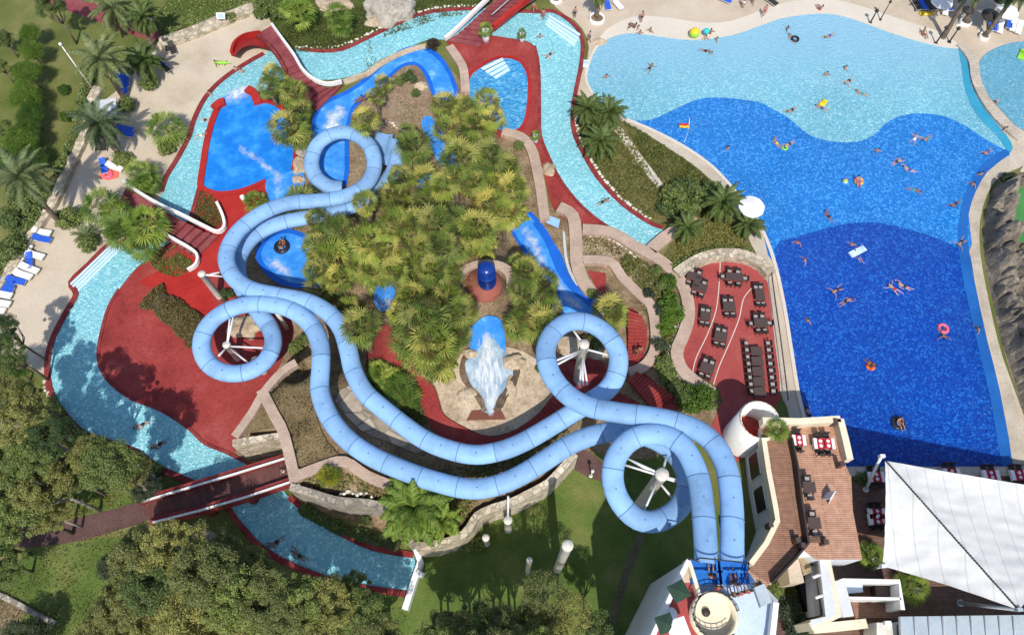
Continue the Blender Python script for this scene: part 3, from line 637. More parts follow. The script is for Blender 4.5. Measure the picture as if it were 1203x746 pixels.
tag(strip_w('retaining_wall', [Vector((q.x, q.y, 4)) for q in (P(a, b, 4) for a, b in spline([(274,515),(300,511),(334,506)], 2))], .6, m_stone, -4.2, .2, -.45), 'pale rubble stone wall beside the wooden bridge end', 'wall')
tag(strip_w('retaining_wall', [Vector((q.x, q.y, 4)) for q in (P(a, b, 4) for a, b in spline([(489,635),(515,632),(541,622),(556,601),(578,590)], 3))], .6, m_stone, -4.2, .2, -.45), 'stone wall holding the planter of the large bright palm', 'wall')
tag(strip_w('retaining_wall', [Vector((q.x, q.y, 4)) for q in (P(a, b, 4) for a, b in spline([(578,590),(600,583),(622,572),(641,561),(656,545),(671,529)], 3))], .6, STONE('cream_stone_wall', (.48,.40,.29),(.62,.54,.42),(.34,.28,.2),1,.6), -4.2, .15, -.45), 'cream stone wall under the lower slide, facing the lawn', 'wall')
tag(strip_w('boundary_wall', [P(a, b, 0) for a, b in spline([(300,12),(262,27),(226,42),(190,54)], 3)], 1.6, m_stone, -.1, .6), 'low rubble wall between sandy deck and grass bank with signs', 'wall')
tag(strip_w('boundary_wall', [P(a, b, 0) for a, b in spline([(118,106),(108,128),(102,158),(84,196),(64,240),(40,276),(16,316),(-8,348)], 3)], 1.2, m_stone, -.1, .6), 'low rubble wall between sandy deck and the clipped hedge', 'wall')
# white stones edging beds: each edging one thing
ESTN = []
def edging(lb, pts, rad=.16, gap=.42):
    if not ESTN:
        for s_ in range(5):
            bm = bmesh.new(); bmesh.ops.create_icosphere(bm, subdivisions=2, radius=1)
            for v in bm.verts: v.co = v.co*(1+.3*noise.noise(v.co*1.3+Vector((s_*3,0,0))))
            ESTN.append(mesh('stone', bm, m_edst))
    q = [G(a, b) for a, b in spline(pts, 8)]; acc = 0; o = tag(empty('stone_edging', q[0]), lb, 'edging'); n = 0
    for a, b in zip(q, q[1:]):
        d = (b-a).length; k = 0
        while acc+gap <= d and n < 100:
            acc += gap; r = rad*rnd.uniform(.65, 1.35); c = a.lerp(b, acc/d)-q[0]+Vector((rnd.uniform(-.12,.12), rnd.uniform(-.12,.12), r*.4)); n += 1
            s = link('stone', rnd.choice(ESTN), o, c); s.scale = (r*rnd.uniform(.8,1.3), r*rnd.uniform(.8,1.3), r*.75); s.rotation_euler = (0,0,rnd.uniform(0,6))
        acc -= d
        if acc < -gap: acc = 0
    return o
m_edst = MAT('white_edging_stone', [(.42,.37,.30),(.62,.57,.49),(.70,.66,.6)], 1.2, .9, .3, 5, .2, 6)
edging('row of pale stones along the grassy bank by the northern river', [(345,56),(372,57),(400,54),(430,42),(450,32),(470,26)])
edging('row of pale stones between big boulder and red stair bridge', [(488,16),(520,9),(566,7)])
edging('row of pale stones along the wedge garden beside the river', [(678,128),(678,152),(690,180),(707,207),(733,236),(766,259)])
edging('row of pale stones above the straw bed beside the river end', [(688,276),(718,281),(738,295),(752,308),(770,322)])
edging('row of pale stones down the shrub slope beside the dining terrace', [(792,345),(798,370),(793,395),(786,420),(795,440),(815,456)], .25, .5)
edging('row of pale stones along the outer river bank under the trees', [(52,445),(59,470),(76,496),(97,515),(130,527)])
edging('row of pale stones above grey retaining wall', [(350,568),(375,577),(402,585),(444,589)], .13, .4)
edging('row of pale stones beside the flagstones under the two slides', [(412,448),(430,462),(458,488),(486,508),(510,522)])
edging('row of pale stones around bare soil mound', [(448,138),(466,150),(480,158)], .14)
wall('garden_path', 'pale stepping stone path through the wedge garden', 'path', [(722,148),(735,165),(748,184),(762,202),(776,219)], .9, TILE('pale_step_stone', (.52,.46,.38),(.60,.54,.45),(.3,.26,.18), .9), .12)
wall('hose_pipe', 'pale pipe lying under the trees near the gravel track', 'pipe', [(22,510),(40,522),(55,530)], .1, m_gstone, .3)
wall('garden_path', 'dark timber border running under the bottom left trees', 'path', [(-6,696),(20,708),(45,722),(66,732)], .4, m_gstone, .25)
wall('bowl_rim', 'dark brown rock rim curving round the white foam bowl', 'rock rim', [(555,414),(545,424),(544,440),(553,457),(565,472),(569,484)], .5, MAT('wet_brown_rock', [(.10,.065,.04),(.2,.13,.08)], 1, .7, .4, 3, .3, 5), .3, wob=.5)
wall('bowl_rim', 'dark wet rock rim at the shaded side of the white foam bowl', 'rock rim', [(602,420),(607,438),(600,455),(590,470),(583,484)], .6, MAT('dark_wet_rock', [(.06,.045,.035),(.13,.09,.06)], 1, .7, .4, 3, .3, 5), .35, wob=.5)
# ================================================================== stairs and bridges
def resample(q, n):
    L = [0.0]
    for a, b in zip(q, q[1:]): L.append(L[-1] + (b-a).length)
    out = []; k = 0
    for i in range(n+1):
        d = L[-1]*i/n
        while k < len(q)-2 and L[k+1] < d: k += 1
        t = (d-L[k])/max(1e-6, L[k+1]-L[k]); out.append(q[k].lerp(q[k+1], t))
    return out
def steps(name, Lp, Rp, n, zf, m, parent=None, thick=.4, gap=.1, groove=None):
    A = resample([P(a, b, zf(i/max(1, len(Lp)-1))) for i, (a, b) in enumerate(Lp)], n)
    B = resample([P(a, b, zf(i/max(1, len(Rp)-1))) for i, (a, b) in enumerate(Rp)], n)
    bm = bmesh.new()
    for i in range(n):
        a0, a1, b0, b1 = A[i], A[i+1], B[i], B[i+1]; z = zf((i+.5)/n); g = gap
        a1 = a1.lerp(a0, g); b1 = b1.lerp(b0, g)
        prism_bm(bm, [a0, a1, b1, b0], z-thick, z + .004*(i % 2))
    if groove is not None:
        for i in range(n):
            a0, b0 = A[i].lerp(A[i+1], 1-gap), B[i].lerp(B[i+1], 1-gap); z = zf((i+1)/n)
            prism_bm(bm, [a0, A[i+1], B[i+1], b0], z-thick-.2, z-.12, 1, 1)
    return link(name, mesh(name, bm, [m, groove or m]), parent)
def railing(name, pts, m, parent=None, w_=.35, h=.8, lo=0, sp=3):
    q = [P(*p) for p in spline(pts, sp)]
    return strip_w(name, q, w_, m, -lo, h, parent=parent)
def bridge(name, label, cat): return tag(empty(name), label, cat)
m_groove = PLAIN('groove_shadow_red', (.12,.015,.015), .9)
b1 = bridge('stair_bridge', 'red stepped footbridge with white parapet beside the big boulder bank', 'bridge')
z1 = lambda t: 1.5*math.sin(math.pi*min(1, t*1.0))*.9 + .15
steps('stair', [(320,31),(333,49),(346,67),(356,84),(370,97),(386,103),(403,100)], [(301,42),(315,54),(327,68),(338,86),(348,100),(360,116),(372,132)], 16, z1, m_maroon, b1, .5, .09, m_groove)
railing('parapet', [(320,31,.2),(333,49,1.2),(346,67,1.5),(356,84,1.4),(370,96,1.0),(386,101,.5),(402,98,.3)], m_white, b1, .28, .5)
railing('parapet', [(303,46,.2),(318,58,1.2),(328,71,1.4),(338,88,1.2)], m_redk, b1, .3, .7)
bm = bmesh.new()
q0 = [P(a, b, .1) for a, b in spline([(272,66),(276,54),(288,45),(304,42)], 5)]; q1 = [P(a, b, 1.6) for a, b in spline([(276,66),(283,58),(296,54),(314,58)], 5)]
for i in range(len(q0)-1):
    bm.faces.new([bm.verts.new(v) for v in (q0[i], q0[i+1], q1[i+1], q1[i])])
    prism_bm(bm, [q0[i].lerp(q1[i], .0)+Vector((0,0,0)), q0[i+1], q0[i+1]+Vector((.35,.12,0)), q0[i]+Vector((.35,.12,0))], 0, .8)
link('arch_wall', mesh('arch_wall', bm, m_redb), b1)
b2 = bridge('stair_bridge', 'red stepped footbridge with white parapet beside two fan palms', 'bridge')
z2 = lambda t: 1.7*math.sin(math.pi*min(1, t))*.9+.1
steps('stair', [(149,222),(168,234),(188,245),(210,257),(236,270),(258,278)], [(140,238),(155,250),(172,262),(190,276),(212,291),(232,304)], 15, z2, m_maroon, b2, .5, .1, m_groove)
railing('parapet', [(147,215,.2),(166,229,1.1),(190,243,1.6),(214,254,1.5),(238,266,.9),(256,274,.3),(265,268,.2),(263,255,.2),(256,240,.2)], m_white, b2, .28, .5)
railing('parapet', [(186,270,1.5),(206,283,1.3),(222,292,.8),(233,301,.4),(232,312,.2),(222,319,.2)], m_white, b2, .25, .5)
b3 = bridge('stair_bridge', 'wide red stair bridge at the top edge, white parapet and metal handrail', 'bridge')
z3 = lambda t: 1.4*math.sin(math.pi*(.5+t*.5))+.1
steps('stair', [(596,-14),(580,2),(562,18),(545,34),(526,49)], [(632,-14),(612,2),(592,20),(578,36),(562,56)], 13, z3, m_maroon, b3, .5, .09, m_groove)
railing('parapet', [(588,-14,1.6),(572,2,1.5),(556,17,1.1),(540,33,.6),(523,48,.2)], m_white, b3, .35, .5)
railing('parapet', [(640,-12,1.6),(618,4,1.5),(598,20,1.1),(580,35,.5)], m_redb, b3, .5, .7)
railing('handrail', [(612,-12,2.3),(594,4,2.2),(578,18,1.8)], m_grey, b3, .1, .1)
b4 = bridge('covered_bridge', 'shaded dark boarded footbridge with red parapets and white handrails', 'bridge')
q = [P(a, b, 2.0) for a, b in ((168,604),(172,588),(336,540),(346,566),(190,613))]
bm = bmesh.new(); prism_bm(bm, q, 1.6, 2.0); link('deck', mesh('deck', bm, m_brwood), b4)
for pts in ([(166,590,2),(220,574,2),(280,556,2),(338,538,2)], [(180,614,2),(235,600,2),(290,584,2),(346,565,2)]):
    pr = railing('parapet', pts, m_redk, b4, .5, .7, .7, 1)
    railing('handrail', [(a, b, .72+z) for a, b, z in pts], m_white, pr, .14, .25, 0, 1)
for a, b in ((240,600),(290,585)):
    bm = bmesh.new(); cyl(bm, P(a, b-4, 2)*1.0 - Vector((0,0,.3)), P(a, b-4, 2)-Vector((0,0,2.0)), .45, .45, 10); link('pier', mesh('pier', bm, m_redk), b4)
# stairs
def stairs(label, Lp, Rp, n, zf, m=m_red):
    o = steps('stairs', Lp, Rp, n, zf, m, None, .35, .12, m_groove); return tag(o, label, 'stairs')
hh = lambda p: hgt(*G(*p).xy)
stairs('red steps climbing past the rock apron to the palm grove', [(469,420),(484,436),(499,446),(510,456),(515,472)], [(458,422),(470,444),(488,462),(496,478),(499,492)], 18, lambda t: 4.45-.1*t+.35*(1-t))
stairs('dark red stepped ramp under the slide loop, beside the flat rock', [(650,464),(634,484),(612,502)], [(668,476),(648,500),(622,518)], 12, lambda t: 4.3-.15*t)
stairs('dark red stairs going down beside the grey shaded wall', [(748,436),(770,450),(792,466)], [(738,446),(756,466),(770,482)], 12, lambda t: 1.3-1.0*t)
stairs('bright red stairs enclosed by a looping tan wall', [(738,364),(738,395),(737,425)], [(754,370),(759,396),(756,420)], 14, lambda t: 1.4-1.2*t, m_red)
stairs('curved red brown steps under the foam bowl', [(554,482),(548,494)], [(588,480),(594,492)], 5, lambda t: 4.3, PLAIN('brown_red_step', (.19,.065,.04), .7))
# pool steps
def poolsteps(label, Lp, Rp, n, z=.1):
    o = steps('pool_steps', Lp, Rp, n, lambda t: z+.12*(1-t), m_wbank, None, .25, .3, m_edge); return tag(o, label, 'steps')
poolsteps('white pool steps leading into the river from the sandy deck', [(132,285),(146,290)], [(82,333),(92,344)], 4)
poolsteps('curved white pool steps at the river bend below the promenade', [(646,18),(640,30)], [(682,40),(674,56)], 4)
poolsteps('rounded white steps in the small stepped pool', [(590,68),(600,84)], [(565,80),(584,94)], 4)
# white weir gate
o = empty('weir_gate'); tag(o, 'white metal weir gate closing the end of the river', 'gate')
strip_w('beam', [P(489,645,.8), P(494,660,.8), P(484,690,.8), P(476,716,.8)], .5, m_white, -.9, .3, parent=o)
strip_w('wheel_bracket', [P(490,672,1), P(497,676,1)], .4, m_white, -.6, .4, parent=o)
# ================================================================== slides
def tube(name, label, pts, rad, nsec, m=m_tube, start=None, sp=10, K=18):
    q = [P(*p) for p in spline(pts, sp)]
    q = resample(q, nsec*6)
    T_ = []
    for i in range(len(q)):
        d = (q[min(i+1, len(q)-1)] - q[max(0, i-1)]).normalized(); T_.append(d)
    root = empty(name); tag(root, label, 'water slide')
    def ring(i, r):
        d = T_[i]; s = d.cross(Vector((0,0,1))).normalized(); u = s.cross(d)
        return [q[i] + (s*math.cos(2*math.pi*k/K) + u*math.sin(2*math.pi*k/K)*.72)*r for k in range(K)]
    for sct in range(nsec):
        vs = []; fs = []; mi = []
        def band(idx, r, mt):
            base = len(vs)
            for i in idx: vs.extend(ring(i, r))
            for a in range(len(idx)-1):
                for k in range(K):
                    fs.append((base+a*K+k, base+a*K+(k+1)%K, base+(a+1)*K+(k+1)%K, base+(a+1)*K+k)); mi.append(mt)
        i0 = sct*6
        band(list(range(i0, i0+7)), rad, 0)
        # flange at the end of the section
        e = q[i0+6]; d = T_[i0+6]; sd = d.cross(Vector((0,0,1))).normalized(); uu = sd.cross(d); base = len(vs)
        for off, rr in ((-.03, rad), (-.03, rad+.03), (.03, rad+.03), (.03, rad)):
            for k in range(K): vs.append(e + d*off + (sd*math.cos(2*math.pi*k/K)+uu*math.sin(2*math.pi*k/K)*.72)*rr)
        for a in range(3):
            for k in range(K): fs.append((base+a*K+k, base+a*K+(k+1)%K, base+(a+1)*K+(k+1)%K, base+(a+1)*K+k)); mi.append(1)
        # drain plug on the crown of the section
        e = q[i0+3]; base = len(vs)
        for k in range(8): vs.append(e + Vector((.075*math.cos(k*.7854), .075*math.sin(k*.7854), rad*.72+.012)))
        fs.append(tuple(range(base, base+8))); mi.append(1)
        me = raw('tube_section', vs, fs, [m if not (start and sct < start) else m_tubed, m_seam], mi, True)
        link('tube_section', me, root)
    return root, q
SA = [(860,662,14),(860,640,13.8),(860,600,13.4),(856,560,13),(845,530,12.7),(825,509,12.4),(795,496,12.1),(760,489,11.8),(722,484,11.5),(690,477,11.2),(666,463,10.9),(648,441,10.6),(641,415,10.3),(648,393,10),(666,379,9.7),(690,379,9.4),(712,392,9.1),(726,415,8.8),(724,440,8.5),(712,459,8.2),(690,474,7.9),(666,489,7.7),(640,505,7.4),(615,519,7.2),(590,529,7),(560,534,6.8),(530,529,6.6),(500,517,6.5),(475,500,6.4),(450,480,6.3),(428,460,6.2),(415,435,6.1),(409,410,5.9),(401,386,5.7),(385,367,5.5),(360,354,5.3),(325,347,5.1),(295,340,4.9),(274,325,4.7),(266,302,4.5),(276,277,4.3),(296,258,4.1),(320,245,3.9),(345,238,3.7),(375,236,3.5),(405,231,3.4),(430,217,3.2),(440,195,3),(434,172,2.8),(416,158,2.6),(394,157,2.4),(374,169,2.2),(366,190,2),(371,208,1.8),(386,219,1.6),(402,221,1.4)]
SB = [(830,664,14),(829,640,13.8),(826,600,13.4),(820,560,13),(805,528,12.6),(785,513,12.3),(760,510,12),(738,519,11.7),(723,539,11.4),(720,565,11.1),(729,590,10.8),(748,609,10.5),(772,612,10.2),(796,598,9.9),(807,575,9.6),(805,553,9.3),(790,530,9),(766,515,8.8),(735,507,8.6),(702,510,8.4),(670,522,8.2),(640,541,8),(610,559,7.8),(580,571,7.6),(550,574,7.4),(510,565,7.2),(470,551,7),(435,535,6.8),(407,515,6.6),(387,490,6.4),(376,460,6.2),(377,430,6),(376,405,5.8),(364,380,5.6),(340,363,5.4),(310,357,5.2),(280,360,5),(255,372,4.8),(240,390,4.6),(237,410,4.4),(246,428,4.2),(265,438,4),(290,437,3.8),(311,425,3.6),(321,405,3.4),(318,387,3.2),(306,370,3),(294,352,2.8),(282,332,2.6),(280,305,2.4),(298,278,2.2),(330,262,2),(365,255,1.9),(405,246,1.8),(440,228,1.7),(461,203,1.6),(468,180,1.5)]
slA, qA = tube('tube_slide', 'pale blue tube slide starting nearest the turret, with the white strutted loop over steps', SA, .82, 40)
slB, qB = tube('tube_slide', 'pale blue tube slide with the big loop above the lawn and loop over red plaza', SB, .82, 40)
# open run-out lanes
def trough(label, pts):
    q = [P(*p) for p in spline(pts, 5)]; bm = bmesh.new(); prev = None; K = 8
    for i in range(len(q)):
        d = (q[min(i+1,len(q)-1)]-q[max(0,i-1)]).normalized(); s = d.cross(Vector((0,0,1))).normalized()
        row = []
        for k in range(K+1):
            t = math.pi + math.pi*k/K
            row.append(bm.verts.new(q[i]+s*math.cos(t)*.95+Vector((0,0,.5+math.sin(t)*.5))))
        if prev:
            for k in range(K): bm.faces.new((prev[k], prev[k+1], row[k+1], row[k])).smooth = True
        prev = row
    return tag(link('slide_trough', mesh('slide_trough', bm, m_tube), None), label, 'slide run-out')
trough('open pale blue run-out lane touching the uppermost slide loop', [(446,192,.7),(449,175,.7),(454,158,.7)])
trough('open pale blue run-out lane beside the bare soil mound', [(460,196,1.0),(464,182,1.0),(468,164,1.0)])
trough('short pale blue lane beneath the slide bend, beside the rafting basin', [(302,282,.5),(314,272,.5),(332,262,.5)])
# low support trestles for both slides, one thing each
def column(label, base, top_px, rad, z0=None, struts=(), cat='column', h=None):
    b = G(*base) if z0 is None else P(base[0], base[1], z0)
    if h is None:
        _, t = upright(base, top_px, b.z)
    else: t = b + Vector((0, 0, h))
    t = Vector((b.x, b.y, t.z))
    root = empty('support_column', b); tag(root, label, cat)
    bm = bmesh.new(); hh_ = t.z-b.z
    lathe(bm, [(rad*1.0, -.3), (rad, hh_*.96), (rad*1.1, hh_*.965), (rad*1.1, hh_), (0.01, hh_+.02)], 18)
    link('shaft', mesh('shaft', bm, m_conc, ), root)
    for (px, py, z, zb) in struts:
        bm = bmesh.new(); cyl(bm, Vector((0,0,hh_+zb)), P(px, py, z)-b, .09, .09, 8); link('strut', mesh('strut', bm, m_steel), root)
    return root
column('white column inside the strutted loop over the dark red steps', (677,447), (686,404), .38, None, [(672,386,9.3,-.3),(655,428,9.9,-1.5),(714,417,8.4,-1),(685,452,8,-2),(681,455,8,-2.2),(650,425,9.9,-1.2),(690,452,7.7,-2)])
column('pale column inside the big loop above the lawn', (750,594), (776,555), .45, 0, [(736,538,10.8,-.2),(734,546,10.8,-.6),(786,525,8.6,-.3),(806,566,9,-.6),(806,569,9,-.9),(755,604,10,-2),(790,585,9.4,-2),(742,541,10.8,-.9)])
column('white column inside the slide loop over red plaza', (280,421), (266,405), .33, 0, [(270,374,4.4,-.2),(257,418,4,-.4),(312,409,3.2,-.4),(300,433,3.4,-.7),(274,372,4.4,-.2)])
column('slim white column beside the slide bend at the red paving edge', (258,349), (236,322), .32, 0, [(262,325,4,-.2),(258,320,4.2,-.5)])
column('pale column standing on the dark lawn below the lowest slide bend', (597,622), (597,603), .33, 0, [(597,583,6.6,-.05)], h=4.4)
column('pale leaning-looking column standing alone on the lawn, nearest the loop', (655,668), (668,641), .36, 0)
column('short thin white post on the lawn between two pale columns', (620,671), (622,658), .22, 0)
column('tiny white post in the dark lawn near the palm planter', (572,638), (573,631), .28, 0)
column('short pale post touching the lower slide beside the brown planter', (310,436), (316,426), .4, 0, h=2.6)
for i, (k, lb) in enumerate([(150,'slim post under the slide crossing the flagstones'),(172,'slim post under the slide by the bare steps'),(112,'slim post under the slide near the dark red ramp')]):
    p = qA[int(k*len(qA)/312)]; g = hgt(p.x, p.y)
    bm = bmesh.new(); cyl(bm, (p.x, p.y, g-.2), (p.x, p.y, p.z-.9), .2, .2, 10); tag(link('support_post', mesh('support_post', bm, m_conc)), lb, 'post')
for k, lb in [(150,'slim post under the lower slide on the lawn edge'),(185,'slim post under the lower slide above the brown planter')]:
    p = qB[int(k*len(qB)/312)]; g = hgt(p.x, p.y)
    bm = bmesh.new(); cyl(bm, (p.x, p.y, g-.2), (p.x, p.y, p.z-.9), .2, .2, 10); tag(link('support_post', mesh('support_post', bm, m_conc)), lb, 'post')
# ================================================================== slide tower
TZ = 14.0
tw = empty('slide_tower', P(800, 720, 0)); tag(tw, 'tall white slide tower with red and pale blue roof terraces and a round stair turret', 'tower')
def sub(o, parent):
    o.parent = parent; o.matrix_parent_inverse = Matrix.Translation(-parent.location); return o
def rel(name, bm, m, par, smooth=False):
    o = link(name, mesh(name, bm, m, smooth)); o.parent = par; o.matrix_parent_inverse = Matrix.Translation(-Vector(root_of(par).location)) if par.parent is None else Matrix()
    return o
def root_of(o):
    while o.parent: o = o.parent
    return o
TP = [P(a, b, TZ) for a, b in ((806,659),(818,664),(820,672),(880,672),(892,690),(906,708),(902,746),(890,800),(742,790))]
bm = bmesh.new(); prism_bm(bm, TP, 0, TZ, 1, 0); sub(link('wall', mesh('wall', bm, [m_greyw, m_lblue])), tw)
def slab(name, px, z, m, par, th=.03):
    bm = bmesh.new(); prism_bm(bm, [P(a, b, z) for a, b in px], z-th, z); return sub(link(name, mesh(name, bm, m)), par)
slab('red_roof_floor', [(806,668),(814,676),(820,690),(824,702),(820,715),(822,738),(832,760),(750,790),(766,746),(790,690)], TZ+.06, m_red2, tw)
slab('beige_roof_floor', [(806,664),(812,668),(820,690),(814,684),(803,684),(800,678)], TZ+.09, m_sand, tw)
slab('roof_floor', [(822,672),(880,676),(893,692),(897,710),(892,746),(886,790),(856,790),(846,690)], TZ+.05, m_lblue, tw)
def tparapet(pts, z, w_, h, m, name='parapet', par=None):
    o = strip_w(name, [P(a, b, z) for a, b in pts], w_, m, -.1, h); return sub(o, par or tw)
tparapet([(806,660),(788,695),(770,735),(748,782)], TZ, .3, .9, m_white)
tparapet([(806,660),(809,668),(815,688),(819,702)], TZ, .25, .8, m_cream)
tparapet([(908,708),(904,746),(896,790)], TZ, .35, .7, m_white)
tparapet([(893,692),(908,708)], TZ, .2, .9, m_grey)
bm = bmesh.new(); prism_bm(bm, [P(a, b, TZ+2.0) for a, b in ((886,690),(898,685),(907,707),(894,713))], TZ+1.6, TZ+2.0); sub(link('canopy', mesh('canopy', bm, PLAIN('grey_stone_slab', (.42,.47,.5), .8, .2))), tw)
# round turret
tc = P(840, 723, TZ+.8); tr = 1.5
bm = bmesh.new()
lathe(bm, [(tr*.86, TZ-1.2), (tr*.86, TZ+.8), (tr, TZ+.8), (tr, TZ-.4)], 28, 0, (tc.x, tc.y)); tu = sub(link('stair_turret', mesh('stair_turret', bm, m_cream)), tw)
bm = bmesh.new(); lathe(bm, [(.01, TZ+.12), (tr*.86, TZ+.1)], 28, 0, (tc.x, tc.y)); o = link('turret_floor', mesh('turret_floor', bm, m_cream)); o.parent = tu
bm = bmesh.new(); lathe(bm, [(.01, TZ+.3), (.26, TZ+.3), (.28, TZ+.12)], 12, 0, (tc.x-.4, tc.y+.25)); o = link('hatch', mesh('hatch', bm, m_dark)); o.parent = tu
bm = bmesh.new()
for k in range(20):
    a0 = 2*math.pi*k/24+.2; a1 = 2*math.pi*(k+1)/24+.2
    for hz in (1.1, 1.45): cyl(bm, (tc.x+tr*.95*math.cos(a0), tc.y+tr*.95*math.sin(a0), TZ+hz), (tc.x+tr*.95*math.cos(a1), tc.y+tr*.95*math.sin(a1), TZ+hz), .03, .03, 6)
    cyl(bm, (tc.x+tr*.95*math.cos(a0), tc.y+tr*.95*math.sin(a0), TZ+.75), (tc.x+tr*.95*math.cos(a0), tc.y+tr*.95*math.sin(a0), TZ+1.45), .025, .025, 6)
o = link('handrail', mesh('handrail', bm, m_dark)); o.parent = tu
# slide start portals
for cx_, nm in ((830,''),(860,'')):
    c = P(cx_+1, 674, TZ+.7); bm = bmesh.new()
    prism_bm(bm, [c+Vector((-1.0,.9,0)), c+Vector((1.0,.9,0)), c+Vector((1.0,-.6,0)), c+Vector((-1.0,-.6,0))], TZ+.1, TZ+.32)
    for s in (-1, 1): box(bm, c.x+s*.98-.05, c.x+s*.98+.05, c.y-.6, c.y+.9, TZ+.1, TZ+.7)
    box(bm, c.x-.95, c.x+.95, c.y+.1, c.y+.2, TZ+.62, TZ+.7)
    sub(link('slide_entry', mesh('slide_entry', bm, m_tubed)), tw)
bm = bmesh.new(); 
for a, b in (((808,655),(822,660)),((822,655),(880,661)),((880,661),(876,680))):
    cyl(bm, P(*a, TZ+1.0), P(*b, TZ+1.0), .05, .05, 6); cyl(bm, P(*a, TZ+1.0), P(*a, TZ+1.0)-Vector((0,0,1)), .05, .05, 6)
sub(link('entry_rail', mesh('entry_rail', bm, m_dark)), tw)
def parasol_sq(label, c, s, z, rot, m):
    o = empty('square_parasol', P(*c, z)-Vector((0,0,2.2)), rot); tag(o, label, 'parasol')
    bm = bmesh.new(); a = [bm.verts.new((sx*s, sy*s, 2.2)) for sx, sy in ((-1,-1),(1,-1),(1,1),(-1,1))]; t = bm.verts.new((0,0,2.34))
    for i in range(4): bm.faces.new((a[i], a[(i+1)%4], t))
    lo = [bm.verts.new((v.co.x, v.co.y, 2.02)) for v in a]
    for i in range(4): bm.faces.new((a[i], lo[i], lo[(i+1)%4], a[(i+1)%4]))
    link('canopy', mesh('canopy', bm, m), o); bm = bmesh.new(); cyl(bm, (0,0,0), (0,0,2.3), .04, .04, 8); link('pole', mesh('pole', bm, m_steel), o)
    return o
parasol_sq('dark green square parasol on the tower terrace nearest the slide entries', (798,694), .55, TZ+2.2, .45, m_awn)
parasol_sq('dark green square parasol on the tower terrace beside a white one', (782,732), .52, TZ+2.2, .3, m_awn)
parasol_sq('white square parasol at the bottom edge of the tower terrace', (797,739), .62, TZ+2.2, .3, m_cloth)
def roundtable(label, c, z, r, m):
    o = empty('round_table', P(*c, z+.75)-Vector((0,0,.75))); tag(o, label, 'table')
    bm = bmesh.new(); lathe(bm, [(.01,.75),(r,.75),(r,.70),(.01,.70)], 18); link('tabletop', mesh('tabletop', bm, m), o)
    bm = bmesh.new(); cyl(bm, (0,0,.02), (0,0,.7), .05, .05, 8); lathe(bm, [(.01,.04),(.3,.03),(.3,0)], 12); link('pedestal', mesh('pedestal', bm, m_grey), o)
roundtable('round white table on the red tower terrace', (788,721), TZ+.1, .42, m_cloth)
# ================================================================== restaurant building
DZ = 5.0
rs = empty('restaurant_building', P(950, 580, 0)); tag(rs, 'two level restaurant building with orange deck roof terrace, cream parapets and white walls', 'building')
def blk(name, px, z0, z1, m, par=rs, mats=None):
    bm = bmesh.new(); prism_bm(bm, [P(a, b, z1) for a, b in px], z0, z1, 0, 1 if mats else 0)
    return sub(link(name, mesh(name, bm, mats or m)), par)
DECK = [(893,502),(978,496),(986,520),(994,548),(1000,560),(1002,600),(1013,657),(958,657),(944,646),(900,690),(878,672),(900,640),(910,612),(900,560)]
blk('deck_block', DECK, 0, DZ, None, rs, [m_wood, m_greyw])
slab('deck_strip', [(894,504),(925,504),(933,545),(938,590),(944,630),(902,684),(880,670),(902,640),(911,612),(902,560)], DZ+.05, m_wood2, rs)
def rpar(pts, z, w_, h, m, name='parapet', par=rs, lo=.1):
    o = strip_w(name, [P(a, b, z) for a, b in pts], w_, m, -lo, h); return sub(o, par)
rpar([(892,498),(935,499),(982,496)], DZ, .55, 1.0, m_cream)
rpar([(982,496),(988,520),(993,543)], DZ, .55, 1.0, m_cream)
rpar([(893,518),(899,558),(907,600),(909,614),(896,640),(878,664)], DZ, .4, 1.0, m_cream)
rpar([(926,518),(933,552),(938,595),(945,640)], DZ, .15, 1.0, m_dark, 'glass_balustrade')
rpar([(945,640),(930,658),(905,684)], DZ, .15, 1.0, m_dark, 'glass_balustrade')
rpar([(945,634),(968,634)], DZ, .5, .5, m_dwood, 'planter_box')
for a, b in ((982,494),(990,544),(938,634),(971,636),(906,616),(944,640)):
    c = P(a, b, DZ+1.1); bm = bmesh.new(); box(bm, c.x-.18, c.x+.18, c.y-.18, c.y+.18, DZ, DZ+1.12); sub(link('pillar', mesh('pillar', bm, m_tabletop)), rs)
# west facade windows
fa = [P(*p, DZ) for p in ((893,518),(899,558),(907,600))]
for a, b, n_ in ((fa[0], fa[1], 1), (fa[1], fa[2], 1)):
    d = (b-a); dn = d.normalized(); nr = Vector((dn.y, -dn.x, 0))
    if nr.x > 0: nr = -nr
    for k in range(n_):
        c0 = a.lerp(b, (k+.2)/n_); c1 = a.lerp(b, (k+.85)/n_); bm = bmesh.new()
        prism_bm(bm, [c0+nr*.01, c1+nr*.01, c1+nr*.09, c0+nr*.09], 1.6, 4.2)
        wnd = sub(link('window', mesh('window', bm, m_dkglass)), rs)
        bm = bmesh.new(); prism_bm(bm, [c0-dn*.1+nr*.0, c1+dn*.1+nr*.0, c1+dn*.1+nr*.14, c0-dn*.1+nr*.14], 1.45, 1.6); o = link('sill', mesh('sill', bm, m_white)); o.parent = wnd; bm = bmesh.new(); prism_bm(bm, [c0-dn*.1, c1+dn*.1, c1+dn*.1+nr*.14, c0-dn*.1+nr*.14], 4.2, 4.35)
        o = link('lintel', mesh('lintel', bm, m_white)); o.parent = wnd
